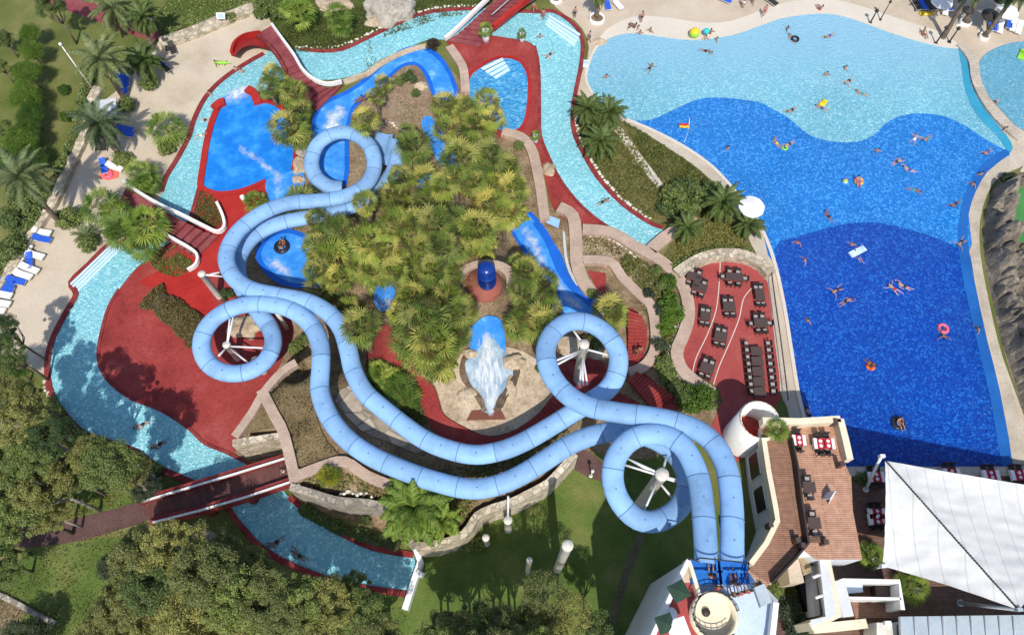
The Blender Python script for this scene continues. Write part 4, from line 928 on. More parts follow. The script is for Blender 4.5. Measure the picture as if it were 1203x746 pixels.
# round stair turret beside the red terrace
o = empty('stair_turret', P(889, 500, 0)); tag(o, 'round white stair turret between red terrace and orange deck', 'turret')
c = P(892, 494, DZ+.4); bm = bmesh.new(); lathe(bm, [(1.75, -.1), (1.75, DZ+.45), (1.5, DZ+.45), (1.5, 2.0)], 32, 0, (c.x, c.y)); sub(link('wall', mesh('wall', bm, m_white)), o)
bm = bmesh.new(); lathe(bm, [(.01, 2.05), (1.5, 2.05)], 32, 0, (c.x, c.y)); sub(link('floor', mesh('floor', bm, m_red)), o)
bm = bmesh.new()
for k in range(12):
    a0 = math.pi*.6+k*.3; a1 = a0+.28
    ws = [c+Vector((math.cos(a)*r, math.sin(a)*r, 0)) for a, r in ((a0,.25),(a0,1.48),(a1,1.48),(a1,.25))]
    prism_bm(bm, ws, 2.06, 2.2+.22*k)
sub(link('spiral_stair', mesh('spiral_stair', bm, m_redb)), o)
bm = bmesh.new()
for k in range(24):
    a0 = 2*math.pi*k/24; a1 = 2*math.pi*(k+1)/24; r = 1.63
    cyl(bm, (c.x+r*math.cos(a0), c.y+r*math.sin(a0), DZ+.62), (c.x+r*math.cos(a1), c.y+r*math.sin(a1), DZ+.62), .05, .05, 6)
sub(link('handrail', mesh('handrail', bm, m_cream)), o)
# lower floor and rear wing
lf = empty('restaurant_patio', P(1100, 640, 0)); tag(lf, 'dark brown boarded patio floor under the sail canopy', 'patio')
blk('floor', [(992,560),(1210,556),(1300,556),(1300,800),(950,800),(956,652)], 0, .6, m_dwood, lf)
blk('edge_wall', [(990,548),(1300,548),(1300,557),(990,559)], 0, .95, m_gstone2, lf)
blk('tiled_floor', [(962,656),(1040,656),(1052,690),(962,690)], .5, .68, TILE('brown_floor_tile', (.13,.075,.06), (.18,.11,.09), (.07,.05,.04), .8), lf)
blk('step', [(1012,655),(1040,655),(1058,678),(1050,690)], .5, .8, m_brpath, lf)
wg = empty('kitchen_wing', P(955, 690, 0)); tag(wg, 'white kitchen wing with open roof well and cream outer walls', 'building')
WZ = 4.6
def ring_wall(px, z, w_, h, m, par, nm='wall'):
    o = strip_w(nm, [P(a, b, z) for a, b in px], w_, m, -z, h, 0, False); return sub(o, par)
ring_wall([(936,650),(969,647),(984,722),(952,736)], WZ, .6, .1, m_cream, wg)
blk('roof_edge', [(962,652),(970,650),(983,722),(954,736),(952,728),(970,724)], WZ-.2, WZ+.16, m_greyw, wg)
blk('roof_edge', [(936,648),(968,645),(970,651),(938,655)], WZ-.2, WZ+.18, m_white, wg)
rw = ring_wall([(936,650),(922,664),(902,684)], WZ, .4, .2, m_cream, wg)
blk('inner_floor', [(938,655),(960,653),(972,724),(952,728),(940,690)], .1, 1.2, m_dkglass, wg)
blk('roof_patch', [(925,664),(938,656),(945,684),(928,686)], .1, 3.8, m_sand, wg)
blk('roof_patch', [(938,655),(950,654),(954,672),(944,676)], .1, 3.4, m_straw, wg)
for a, b in (((955,678),(965,674)), ((958,702),(969,698))):
    bm = bmesh.new(); cyl(bm, P(*a, WZ), P(*b, WZ), .12, .12, 6); sub(link('roof_beam', mesh('roof_beam', bm, m_white)), wg)
blk('inner_column', [(952,664),(957,664),(964,722),(957,724)], .1, 2.6, m_greyw, wg)
sh = empty('service_yard', P(1020, 705, 0)); tag(sh, 'open-topped white walled service yard with brown floor beside the sail corner', 'shed')
ring_wall([(986,684),(990,682),(1056,683),(1060,716)], 3.2, .35, .1, m_white, sh)
ring_wall([(985,682),(996,724)], 3.2, .9, .12, m_greyw, sh)
ring_wall([(994,702),(1058,703)], 3.2, .18, .1, m_white, sh, 'beam')
blk('floor', [(990,688),(1054,688),(1058,726),(996,726)], .5, .75, m_wood2, sh)
blk('cabinet', [(994,685),(1013,685),(1014,695),(994,697)], .6, 2.2, m_lblue, sh)
blk('cabinet', [(1028,687),(1044,687),(1046,700),(1030,700)], .6, 1.8, m_tabletop, sh)
o = empty('lean_to_roof', P(1130, 735, 0)); tag(o, 'grey panelled lean-to roof with white ribs along the bottom edge', 'roof')
blk('roof_panel', [(1057,724),(1200,722),(1300,722),(1300,800),(1062,800)], 3.6, 3.9, m_glassroof, o)
for k in range(12):
    x = 1057+k*16.6; bm = bmesh.new(); cyl(bm, P(x, 724, 3.95), P(x+8, 800, 3.95), .07, .07, 6); sub(link('rib', mesh('rib', bm, m_white)), o)
for a in (1058, 1120, 1199):
    p_ = P(a, 728, 3.6); bm = bmesh.new(); cyl(bm, (p_.x, p_.y-.2, 0), (p_.x, p_.y-.2, 3.6), .1, .1, 8); sub(link('post', mesh('post', bm, m_grey)), o)
o = empty('roof_box', P(1040, 738, 0)); tag(o, 'square pale flat-topped utility box at the bottom edge beside lean-to', 'utility box')
blk('body', [(1030,731),(1053,731),(1055,760),(1030,760)], .2, 3.0, m_conc, o); blk('vent', [(1040,729),(1047,729),(1047,734),(1040,734)], 2.9, 3.3, m_white, o)
tag(strip_w('cream_wall', [P(955,738,2.5), P(990,735,2.5), P(1018,732,2.5)], .7, m_cream, -2.5, .1), 'low cream wall along the bottom of the kitchen wing', 'wall')
# ------------------------------------------------------------------ sail
sa = empty('sail_canopy', P(1120, 640, 0)); tag(sa, 'large white tensioned sail canopy with dark laced seam', 'sail canopy')
A_, B_, C__, D_ = P(1040,541,7.5), P(1037,665,5.2), P(1196,716,7.2), P(1330,588,5.4)
def sail_tri(name, a, b, c, sg):
    n = 44; bm = bmesh.new(); vs = {}
    for i in range(n+1):
        for j in range(n+1-i):
            u = i/n; v = j/n; w_ = 1-u-v; p = a*w_+b*u+c*v
            inward = (a+b+c)/3 - p; e1 = 4*w_*u*(.035 if sg[0] else 0); e2 = 4*u*v*(.05 if sg[1] else 0)
            p = p + inward*(e1*1.0+e2) ; p.z -= 1.1*27*u*v*w_*.5
            p.z += .11*noise.noise(Vector((p.x*.45+p.y*.2, p.y*1.7, 0)))+.05*noise.noise(Vector((p.x*1.5, p.y*1.2, 4)))
            vs[i, j] = bm.verts.new(p)
    for i in range(n):
        for j in range(n-i):
            bm.faces.new((vs[i,j], vs[i+1,j], vs[i,j+1]))
            if i+j < n-1: bm.faces.new((vs[i+1,j], vs[i+1,j+1], vs[i,j+1]))
    for f in bm.faces: f.smooth = True
    sub(link(name, mesh(name, bm, m_sail)), sa)
sail_tri('sail_panel', A_, B_, C__, (1, 1)); sail_tri('sail_panel', A_, D_, C__, (1, 0))
bm = bmesh.new()
for i in range(60):
    t0 = i/60; t1 = (i+.72)/60; cyl(bm, A_.lerp(C__, t0)+Vector((0,0,.06)), A_.lerp(C__, t1)+Vector((0,0,.06)), .07, .07, 6)
sub(link('seam_lacing', mesh('seam_lacing', bm, m_rope)), sa)
def mast(label, base, top, r, m):
    b = P(*base, .6); o = empty('mast', b); tag(o, label, 'mast'); bm = bmesh.new(); cyl(bm, (0,0,0), Vector(top)-b, r, r*.8, 10); link('pole', mesh('pole', bm, m), o)
    bm = bmesh.new(); lathe(bm, [(r*1.8, 0), (r*1.8, .12), (.01, .13)], 12); link('base_plate', mesh('base_plate', bm, m), o)
    bm = bmesh.new(); d = Vector(top)-b; box(bm, -.2, .2, -.12, .12, -.15, .3, 0, Matrix.Translation(d)); link('bracket', mesh('bracket', bm, m), o)
mast('white leaning mast holding the sail corner at the pool edge', (1017,575), A_+Vector((-.3,.3,.1)), .14, m_steel)
mast('grey leaning mast holding the bottom sail corner', (1128,708), C__, .16, m_grey)
mast('short white mast at the sail corner above the potted palm', (1026,668), B_, .1, m_steel)
# blue platform tube in the grove
c = G(568, 335)
o = empty('round_platform', c); tag(o, 'round platform with red floor half hidden among the palms', 'platform')
bm = bmesh.new(); lathe(bm, [(.01,.25),(1.7,.25),(1.7,-.6)], 26); link('floor', mesh('floor', bm, PLAIN('worn_red_floor', (.28,.085,.06), .8, .2)), o)
bm = bmesh.new(); ws = []
for k in range(13):
    a = R(-10)+math.pi*k/12*1.06; ws.append(Vector((2.9*math.cos(a)+.3, 2.1*math.sin(a)+.4, 0)))
for k in range(12, -1, -1):
    a = R(-10)+math.pi*k/12*1.06; ws.append(Vector((2.05*math.cos(a)+.1, 1.55*math.sin(a)+.2, 0)))
prism_bm(bm, ws, -.6, .42); link('rim', mesh('rim', bm, m_tan), o)
o = empty('vertical_tube', c+Vector((.35,.1,.25))); tag(o, 'glossy dark blue capsule tube standing on the round platform', 'slide tube')
bm = bmesh.new(); prof = [(.8,0),(.8,1.6),(.84,1.6),(.84,1.7),(.8,1.7),(.8,2.6)]+[(.8*math.cos(t), 2.6+.5*math.sin(t)) for t in [math.pi/2*k/6 for k in range(1,6)]]+[(.02,3.1)]
lathe(bm, prof, 22); link('shell', mesh('shell', bm, m_dkblue), o)
bm = bmesh.new()
for k in range(4): lathe(bm, [(.8,.4*k+.3),(.86,.4*k+.33),(.8,.4*k+.36)], 22)
link('rib', mesh('rib', bm, m_dkblue), o)
# boulders
def boulder(label, c, r, sc, seed, m=m_boulder, z=.0, sd=5):
    bm = bmesh.new(); bmesh.ops.create_icosphere(bm, subdivisions=4, radius=1)
    for v in bm.verts:
        n_ = v.co.normalized(); s_ = 1+.34*noise.noise(n_*1.5+Vector((seed,0,0)))+.14*abs(noise.noise(n_*4+Vector((seed,5,0))))+.05*noise.noise(n_*11)
        v.co = Vector((n_.x*sc[0], n_.y*sc[1], max(-.3, n_.z*sc[2])))*s_*r
    for f in bm.faces: f.smooth = rnd.random() < .5
    g = G(*c) if z == 0 else P(*c, z)
    return tag(link('boulder', mesh('boulder', bm, m), None, g), label, 'boulder')
boulder('big grey boulder at the top edge beside the river', (456,14), 2.7, (1.15,.95,.8), 1)
boulder('medium boulder leaning on the big grey boulder, beside the river', (478,14), 1.1, (.8,1,.8), 2)
boulder('flat sandy boulder left of the big grey boulder', (394,8), 1.5, (1.7,.7,.4), 3, m_rock)
boulder('sandy boulder near the bend under the big grey boulder', (440,28), 1.0, (1.2,.7,.5), 4, m_rock)
boulder('square tan rock at the river beside the curling tan wall', (644,200), .8, (1,1.1,.6), 5, m_rock)
boulder('pale round rock between the foam bowl and slide loop', (604,426), 1.0, (1.1,.8,.8), 6, m_rock)
boulder('brown rock at the left lip of the foam bowl', (553,416), .7, (1,.7,.6), 7, m_rock)
boulder('pale rock on the bare soil mound near the shrub', (494,102), .8, (1,.7,.6), 8, m_rock)
boulder('flat tan rock ledge under palms above the rafting basin', (385,265), .9, (1.3,.6,.4), 9, m_rock)
boulder('pale rocks inside the slide loop over red plaza', (288,385), 1.3, (1.2,1,.5), 10, m_rock)
boulder('grey rock at the wave pool edge near the corner of the steps', (704,50), .8, (1.1,.7,.5), 11, m_rock)
boulder('pale rock under the trees beside the wooden bridge', (178,566), .9, (.8,1.2,.7), 12)
boulder('rock ledge inside the strutted loop', (662,408), 1.4, (1.5,.9,.3), 13, m_rock)
boulder('rock ledge inside the strutted loop, at the tube foot', (700,412), 1.2, (1.3,.8,.35), 14, m_rock)
boulder('orange brown rock at the foam bowl, next to the red steps', (550,466), 1.0, (1.1,.9,.4), 15, m_rock)
boulder('sandy rock at the right side of the foam bowl', (600,456), .9, (.6,1.3,.5), 16, m_rock)


boulder('rough brown rock at the right shore of the deep blue splash pool', (352,196), .9, (.8,1.3,.6), 21, m_rock)
boulder('dark rock below the palms at the right shore of the splash pool', (354,178), .7, (.8,1.2,.6), 22, m_boulder)
boulder('brown rock beside the uppermost slide loop and splash pool', (350,212), .7, (1,.8,.5), 23, m_rock)
# ================================================================== labels that single out one of many
LM = {'round red platform': (568,335), 'blue rafting basin': (335,302), 'white foam bowl': (572,440), 'small stepped pool': (590,110), 'deep blue splash pool': (290,170),
 'big grey boulder': (456,14), 'uppermost slide loop': (405,190), 'slide loop over red plaza': (280,400), 'white strutted slide loop': (685,420), 'slide loop above the lawn': (765,565),
 'shaded wooden bridge': (270,580), 'red and yellow flag': (803,146), 'white parasol by the garden': (883,243), 'slide tower': (840,700), 'sail canopy': (1120,620), 'pink ring swimmer': (1108,388),
 'white lilo': (1007,297), 'long black dining table': (889,435), 'brown hedge': (200,385), 'white pool steps': (108,315), 'white weir gate': (486,670), 'wide red stair bridge': (590,10),
 'stepping stone path': (750,185), 'rock bank': (1180,330), 'blue rapids curve': (500,62), 'bare soil mound': (470,130), 'round white stair turret': (890,490), 'east rapids': (640,295),
 'straw mulch bed': (705,288), 'narrow stone walkway': (1150,110), 'pink towel': (128,205), 'maroon path': (150,25), 'orange deck': (970,590), 'dark lawn posts': (620,663), 'red plaza': (180,440),
 'west edge of the grass': (0,100), 'leaning date palm': (45,240), 'gravel track': (30,505), 'grey stone wall': (420,600), 'brown planter': (355,490), 'promenade umbrellas': (1105,5), 'yellow beach ball': (816,39),
 'bottom edge of the picture': (400,760), 'flagstones': (450,495), 'red steps': (490,440), 'upper dining tables': (835,330), 'shadow of the restaurant': (1060,510), 'putting green': (1203,250),
 'bright lawn patch': (85,670), 'brown curved path': (90,620), 'bare earth path': (262,632), 'stone border by the lawn': (40,715), 'large feather palm': (487,598), 'white tower wall': (770,700), 'river under the bridge': (250,575),
 'beach edge of the wave pool': (960,16), 'corner of the wave pool': (1128,57), 'black ring float': (934,46), 'yellow air mattress': (967,122), 'small red ring float': (1023,430), 'dark ring float': (1055,497), 'red and yellow ring': (1009,213), 'crocodile float': (262,75), 'thin bare limbed tree': (645,706)}
ORD = ['', 'second ', 'third ', 'fourth ', 'fifth ', 'sixth ', 'seventh ', 'eighth ', 'ninth ', 'tenth ', 'eleventh ', 'twelfth ', 'thirteenth ']
def single_out(items, noun, skip=()):
    "items: (object, px, py, look). Each gets: look + its rank of nearness to a landmark, so that no two share a label"
    left = set(range(len(items)))
    lms = [(k, v) for k, v in LM.items() if k not in skip]
    order = {k: sorted(range(len(items)), key=lambda i: (items[i][1]-v[0])**2+(items[i][2]-v[1])**2) for k, v in lms}
    def by_rank(ranks):
        for rank in ranks:
            cand = sorted(((items[order[k][rank]][1]-v[0])**2+(items[order[k][rank]][2]-v[1])**2, k, order[k][rank]) for k, v in lms if rank < len(items))
            for d, k, i in cand:
                if i in left:
                    left.discard(i); o, x, y, look = items[i]
                    o['label'] = f"{look}, {ORD[rank]}{noun} nearest the {k}" if rank else f"{look}, the nearest {noun} to the {k}"
    by_rank((0, 1))
    mids = []
    for a in range(len(lms)):
        for b in range(a):
            m = ((lms[a][1][0]+lms[b][1][0])/2, (lms[a][1][1]+lms[b][1][1])/2)
            i = min(range(len(items)), key=lambda i: (items[i][1]-m[0])**2+(items[i][2]-m[1])**2)
            if i in left:
                dd = math.hypot(items[i][1]-m[0], items[i][2]-m[1]); sp = math.hypot(lms[a][1][0]-lms[b][1][0], lms[a][1][1]-lms[b][1][1])
                if dd < 30: mids.append((dd*8+sp, i, lms[a][0], lms[b][0]))
    for d_, i, a, b in sorted(mids):
        if i in left and len((items[i][3]+' '+a+' '+b).split()) <= 11: left.discard(i); items[i][0]['label'] = f"{items[i][3]} midway between the {a} and the {b}"
    by_rank(range(2, 13))
    for i in sorted(left): print('UNLABELLED', items[i][1:])
# ================================================================== foliage meshes
def fan_crown(seed, nleaf=30, rl=1.0, pet=1.25, droop=.6):
    r_ = random.Random(seed); vs = []; fs = []
    for i in range(nleaf):
        t = (i+.5)/nleaf; el = R(80 - 112*t**.9 + r_.uniform(-8, 8)); az = i*2.39996 + r_.uniform(-.25, .25)
        d = Vector((math.cos(az)*math.cos(el), math.sin(az)*math.cos(el), math.sin(el)))
        L = pet*r_.uniform(.75, 1.1); c = d*L - Vector((0,0,.12*L*L)); 
        s = Vector((-math.sin(az), math.cos(az), 0)); fd = (d - Vector((0,0,.12+.3*t))).normalized(); up_ = s.cross(fd)
        # petiole, then blades that part from one hub
        b = len(vs); vs += [s*.025, -s*.025, c-s*.02, c+s*.02]; fs.append((b, b+1, b+2, b+3))
        R_ = rl*r_.uniform(.8, 1.15); nb = 12; span = r_.uniform(62, 95); hub = len(vs); vs.append(c)
        for k in range(nb):
            a = R(-span+2*span*k/(nb-1)+r_.uniform(-4, 4)); dd = (fd*math.cos(a)+s*math.sin(a)+up_*r_.uniform(-.06, .16)).normalized(); rr = R_*(1-.22*abs(a)/1.8)*r_.uniform(.85, 1.1)
            sd = dd.cross(up_).normalized()*r_.uniform(.035,.055)*R_; m_ = c+dd*rr*.55+up_*.03; tp = c+dd*rr-Vector((0,0,droop*.25*rr))
            q_ = len(vs); vs += [m_+sd, tp, m_-sd]; fs.append((hub, q_, q_+1, q_+2))
    return vs, fs
def pinnate_crown(seed, nf=30, L=2.7, leaf=.62, w_=.055, np_=22, top=78, low=-42):
    r_ = random.Random(seed); vs = []; fs = []
    for i in range(nf):
        t = (i+.5)/nf; el = R(top-(top-low)*t+r_.uniform(-8, 8)); az = i*2.39996+r_.uniform(-.3, .3); LL = L*r_.uniform(.8, 1.08)
        h_ = Vector((math.cos(az), math.sin(az), 0)); s = Vector((-math.sin(az), math.cos(az), 0)); pts = []; p = Vector((0,0,0)); e = el
        for k in range(np_+1):
            pts.append(p.copy()); d = h_*math.cos(e)+Vector((0,0,math.sin(e))); p = p + d*LL/np_; e -= R(62)/np_*(1+.4*k/np_)
        b = len(vs)
        for k, q in enumerate(pts):
            ww = .035*(1-k/np_)+.01; vs += [q+s*ww, q-s*ww]
        for k in range(np_): fs.append((b+2*k, b+2*k+1, b+2*k+3, b+2*k+2))
        for k in range(2, np_+1):
            d = (pts[k]-pts[k-1]).normalized(); u = s.cross(d); f = math.sin(math.pi*(k/np_)**.8*.86+.25); ll = leaf*max(.25, f)
            for sg in (1, -1):
                for hf in (0, .5):
                    q = pts[k].lerp(pts[k-1], hf); dd = (d*.62+s*sg*.8+u*r_.uniform(.02,.35)).normalized()
                    c = len(vs); vs += [q+d*w_*.5, q-d*w_*.5, q+dd*ll*.6-d*w_*.55, q+dd*ll-Vector((0,0,.06)), q+dd*ll*.6+d*w_*.55]
                    fs.append((c, c+1, c+2, c+3, c+4))
    return vs, fs
def leaf_cloud(seed, n, rx, ry, rz, size, clumps=26, cr=.38, flatb=-.35, asp=.5):
    "a crown of many small leaves in separate clumps through its volume"
    r_ = random.Random(seed); vs = []; fs = []; cl = []
    for i in range(clumps):
        while True:
            d = Vector((r_.uniform(-1,1), r_.uniform(-1,1), r_.uniform(flatb,1)))
            if .25 < d.length < 1: break
        d *= r_.uniform(.75, 1.0)/max(.75, d.length) if d.length > .75 else 1
        cl.append((Vector((d.x*rx*.8, d.y*ry*.8, d.z*rz*.8)), cr*r_.uniform(.55, 1.25)*min(rx, ry)))
    for i in range(n):
        c, q = cl[r_.randrange(clumps)]
        g = Vector((r_.gauss(0,1), r_.gauss(0,1), r_.gauss(0,1))).normalized()
        rad = q*(r_.random()**.4); p = c+Vector((g.x*rad, g.y*rad, g.z*rad*.75))
        nrm = (g*.6+Vector((0,0,.7))+Vector((r_.uniform(-.7,.7), r_.uniform(-.7,.7), r_.uniform(-.4,.4)))).normalized()
        a = nrm.orthogonal().normalized(); a.rotate(Matrix.Rotation(r_.uniform(0,6.28), 3, nrm)); b_ = nrm.cross(a); s = size*r_.uniform(.6, 1.4)
        k = len(vs); vs += [p-a*s, p+b_*s*asp, p+a*s, p-b_*s*asp]; fs.append((k, k+1, k+2, k+3))
    return vs, fs, cl
def branches(cl, th, base_r, m, name, n=12, zc=0):
    "trunk with limbs that reach into the clumps"
    bm = bmesh.new(); cyl(bm, (0,0,-.3), (0,0,th*.55), base_r, base_r*.75, 9); fork = Vector((0,0,th*.55))
    for c, q in cl[:n]:
        e = c+Vector((0,0,th)); mid = fork.lerp(e, .5)+Vector((0,0,-.1*th))
        cyl(bm, fork, mid, base_r*.5, base_r*.3, 6); cyl(bm, mid, e, base_r*.3, base_r*.08, 5)
    return mesh(name, bm, m)
def trunk_mesh(name, a, b, r0, r1, m, bend=.15, n=7, rings=True):
    a = Vector(a); b = Vector(b); bm = bmesh.new(); pr = None; N = 10
    for i in range(n*2+1):
        t = i/(n*2); c = a.lerp(b, t); hd = Vector(((b-a).x, (b-a).y, 0)); c -= hd*bend*math.sin(math.pi*t)
        r = r0+(r1-r0)*t; r *= 1.0 if not rings else (1.06 if i % 2 else .94)
        if i == 0: r *= 1.25
        row = [bm.verts.new(c+Vector((math.cos(2*math.pi*k/N)*r, math.sin(2*math.pi*k/N)*r, 0))) for k in range(N)]
        if pr:
            for k in range(N): bm.faces.new((pr[k], pr[(k+1)%N], row[(k+1)%N], row[k]))
        pr = row
    return mesh(name, bm, m)
# ------------------------------------------------------------------ fan palms
FANM = [raw('crown', *fan_crown(40+i, 34+2*i, 1.12), m_fan) for i in range(5)]
FANB = [raw('crown', *fan_crown(60+i, 34, 1.12), m_fanb) for i in range(2)]
FANY = raw('crown', *fan_crown(71, 20, .9, .8), m_yfan)
TRK = {}
def fan_palm(px, py, size=1.0, th=3.2, kind='m', group='fan palms of the island grove', cat='palm', i=0):
    "crown centre given in the photograph; the trunk stands under it"
    z = 4.0; q = None
    for k in range(12):
        q = P(px, py, z); z = .4*z+.6*(hgt(q.x, q.y)+th)
    q = P(px, py, z); g = hgt(q.x, q.y)
    o = empty('fan_palm', (q.x, q.y, g)); tag(o, None, cat, group)
    key = round(th, 1)
    if key not in TRK: TRK[key] = trunk_mesh('trunk', (0,0,-.3), (0,0,key), .22, .15, m_bark, 0)
    link('trunk', TRK[key], o)
    me = FANM[i % 5] if kind == 'm' else (FANY if kind == 'y' else FANB[i % 2])
    c = link('crown', me, o, (0,0,th)); c.scale = (size, size, size*.95); c.rotation_euler = (rnd.uniform(-.12,.12), rnd.uniform(-.12,.12), rnd.uniform(0, 6.28))
    return o
GROVE = [(322,88,.9),(316,102,.9),(344,108,1.05),(350,128,1),(337,150,1.1),(352,160,.9),(428,142,.95),(450,98,.6),(441,113,.6),
 (486,172,.95),(480,158,.8),(522,124,1.0),(545,128,.95),(572,118,1.0),(560,146,1.05),(580,138,.85),(523,152,.85),(500,212,.95),(470,208,.95),(462,232,1),(484,240,1),(506,238,1),(520,218,.9),(540,186,1.05),(558,170,.9),(572,182,1),(592,196,1.05),(602,222,1.05),(580,216,1),(556,212,1),(534,206,.95),(528,232,1),(552,240,1),(574,244,1),(592,250,.95),(538,262,1),(560,268,1),(512,262,1),(488,268,1),(464,262,1),(440,256,.95),(428,238,.85),
 (356,240,1.1),(372,258,.85),(398,268,.8),(372,288,.85),(386,304,1.05),(410,292,1),(432,284,1),(424,312,1.05),(398,326,1.05),(372,318,.8),(378,340,.9),(420,342,1.05),(440,318,.95),(456,296,1),(478,294,1),(500,290,1),(522,290,1),(538,292,.9),(508,316,1),(484,320,1),(462,318,.9),(522,324,.85),(482,346,1),(504,346,1.05),(526,350,1.05),(542,366,1),(520,376,1.1),(494,378,1.1),(474,366,1),(482,396,1.05),(508,402,1.1),(534,392,1.05),(506,420,1.0),(412,366,.9),(424,384,.95),(408,392,.7),(608,310,.7),(618,316,1.0),(640,330,1.0),(614,342,.9),(626,352,1.1),(644,362,.95),(612,380,1.0),(616,378,1),(636,380,.95),(716,366,.95)]
it = []; itf = []
PING = [raw('crown', *pinnate_crown(31+i, 40, 2.5, .7, .09, 18, 84, -25), m_fan) for i in range(2)]
FEATHER = {(602,222),(592,196),(508,402),(482,396),(540,186),(560,268),(504,346),(432,284),(372,258)}
SKIP = {(504,346),(478,294),(484,240),(440,256),(552,240),(528,232),(420,342)}
r2 = random.Random(99)
for i, (x, y, s) in enumerate(GROVE):
    if (x, y) in SKIP: continue
    f = (x, y) in FEATHER
    o = fan_palm(x, y, s*r2.uniform(.72, 1.1), (1.6, 3.2, 4.8, 2.6, 3.9, 2.1, 5.4)[i % 7], 'm', i=i)
    if f:
        o.name = 'feather_palm'; o.children[1].data = PING[i % 2]; o.children[1].scale = (.95,)*3; itf.append((o, x, y, 'olive feathery palm with arching fronds'))
    else: it.append((o, x, y, 'yellow green fan palm'))
single_out(itf, 'feathery grove palm')
OTH = [(145,272,1.15,3.4,'b'),(172,262,1.15,3.6,'b'),(168,288,.9,2.6,'b'),(120,243,1.2,3.0,'b'),(138,252,.9,2.4,'b'),(165,206,1.0,1.6,'b'),(172,216,.8,1.2,'b'),(194,150,1.15,1.8,'b'),(352,14,1.0,2.6,'b'),(342,8,.8,2,'b'),(398,18,.9,2.4,'b'),(400,30,.75,1.8,'b'),(386,558,.75,.6,'y'),(300,236,.7,.8,'b'),(470,455,.8,.8,'b'),(460,448,.7,.7,'b'),(478,466,.7,.6,'b'),(445,436,.6,.5,'b'),(1023,652,.65,1.4,'b'),(1072,688,.75,1.6,'b'),(914,504,.55,5.9,'b')]
for i, (x, y, s, th, k) in enumerate(OTH):
    o = fan_palm(x, y, s, th, k, 'fan palms in gardens and planters', i=i); it.append((o, x, y, {'b': 'bright green fan palm', 'y': 'small yellow fan palm'}[k]))
single_out(it, 'fan palm')
# large bright palm clump in the southern planter
PINB = raw('crown', *pinnate_crown(5, 46, 2.9, .75, .12, 16, 85, -20), m_fanb); PINB2 = raw('crown', *pinnate_crown(6, 34, 2.2, .62, .11, 14, 85, -15), m_fanb)
for (x, y, s, th, me, lb) in ((487,598,1.1,1.6,PINB,'large bright green feather palm in the stone planter, its biggest crown'),(520,612,.8,1.2,PINB2,'smaller bright palm beside the large feather palm in stone planter'),(470,580,.75,1.0,PINB2,'small bright palm at the upper side of the stone planter under the slide')):
    z = 5
    for k in range(10):
        q = P(x, y, z); z = hgt(q.x, q.y)+th
    o = empty('feather_palm', (q.x, q.y, hgt(q.x, q.y))); tag(o, lb, 'palm'); link('trunk', trunk_mesh('trunk', (0,0,-.3), (0,0,th), .2, .14, m_bark, 0), o)
    c = link('crown', me, o, (0,0,th)); c.scale = (s,)*3; c.rotation_euler = (0,0,rnd.uniform(0,6))
# ------------------------------------------------------------------ date palms
DATE = [raw('crown', *pinnate_crown(11+i, 34, 3.1, .6, .05, 24, 82, -38), m_date) for i in range(2)]
DDAT = [raw('crown', *pinnate_crown(21+i, 36, 2.6, .55, .06, 20, 82, -35), m_ddate) for i in range(2)]
def date_palm(label, base, top, s, me, i=0, group='date palms on the sandy deck'):
    b, t = upright(base, top); o = empty('date_palm', b); tag(o, label, 'palm', group)
    link('trunk', trunk_mesh('trunk', (0,0,-.3), t-b, .3, .19, m_bark, .12, 9), o)
    c = link('crown', me[i % 2], o, t-b); c.scale = (s,)*3; c.rotation_euler = (rnd.uniform(-.1,.1), rnd.uniform(-.1,.1), i*1.3)
    return o
date_palm('tall leaning date palm with thick trunk over blue loungers, beside the hedge', (148,120), (118,70), 1.12, DATE, 0)
date_palm('tall date palm beside the white canopy on the sandy deck', (142,184), (116,146), 1.05, DATE, 1)
date_palm('leaning date palm at the west wall with long dark trunk', (76,268), (24,208), 1.1, DATE, 0)
date_palm('date palm at the top edge over the maroon path', (146,42), (132,10), 1.05, DATE, 1)
date_palm('darker date palm at the end of the maroon path', (180,58), (168,20), .9, DDAT, 0)
date_palm('dark date palm over loungers at the top of the sandy deck', (172,100), (168,72), 1.0, DDAT, 1)
date_palm('low cycad palm growing from a round shrub near the white pool steps', (102,287), (101,277), .5, DATE, 1)
g2 = 'dark palms in the wedge garden'
for k, (lb, b, t, s) in enumerate((('dark palm at the river edge of the wedge garden, topmost one', (688,148), (690,128), .85), ('dark palm by pool edge, second of the wedge garden row', (712,150), (716,132), .85), ('dark palm over the stepping stone path end', (704,182), (706,166), .95), ('dark palm nearest the river corner in the wedge garden', (697,158), (698,146), .7), ('dark feather palm nearest the white parasol by the pool', (876,272), (880,264), .75), ('dark feather palm behind the white parasol, in the shrub bed', (846,258), (850,238), .95), ('slim dark palm beside the short tan wall', (806,284), (808,268), .75))):
    date_palm(lb, b, t, s, DDAT, k, g2)
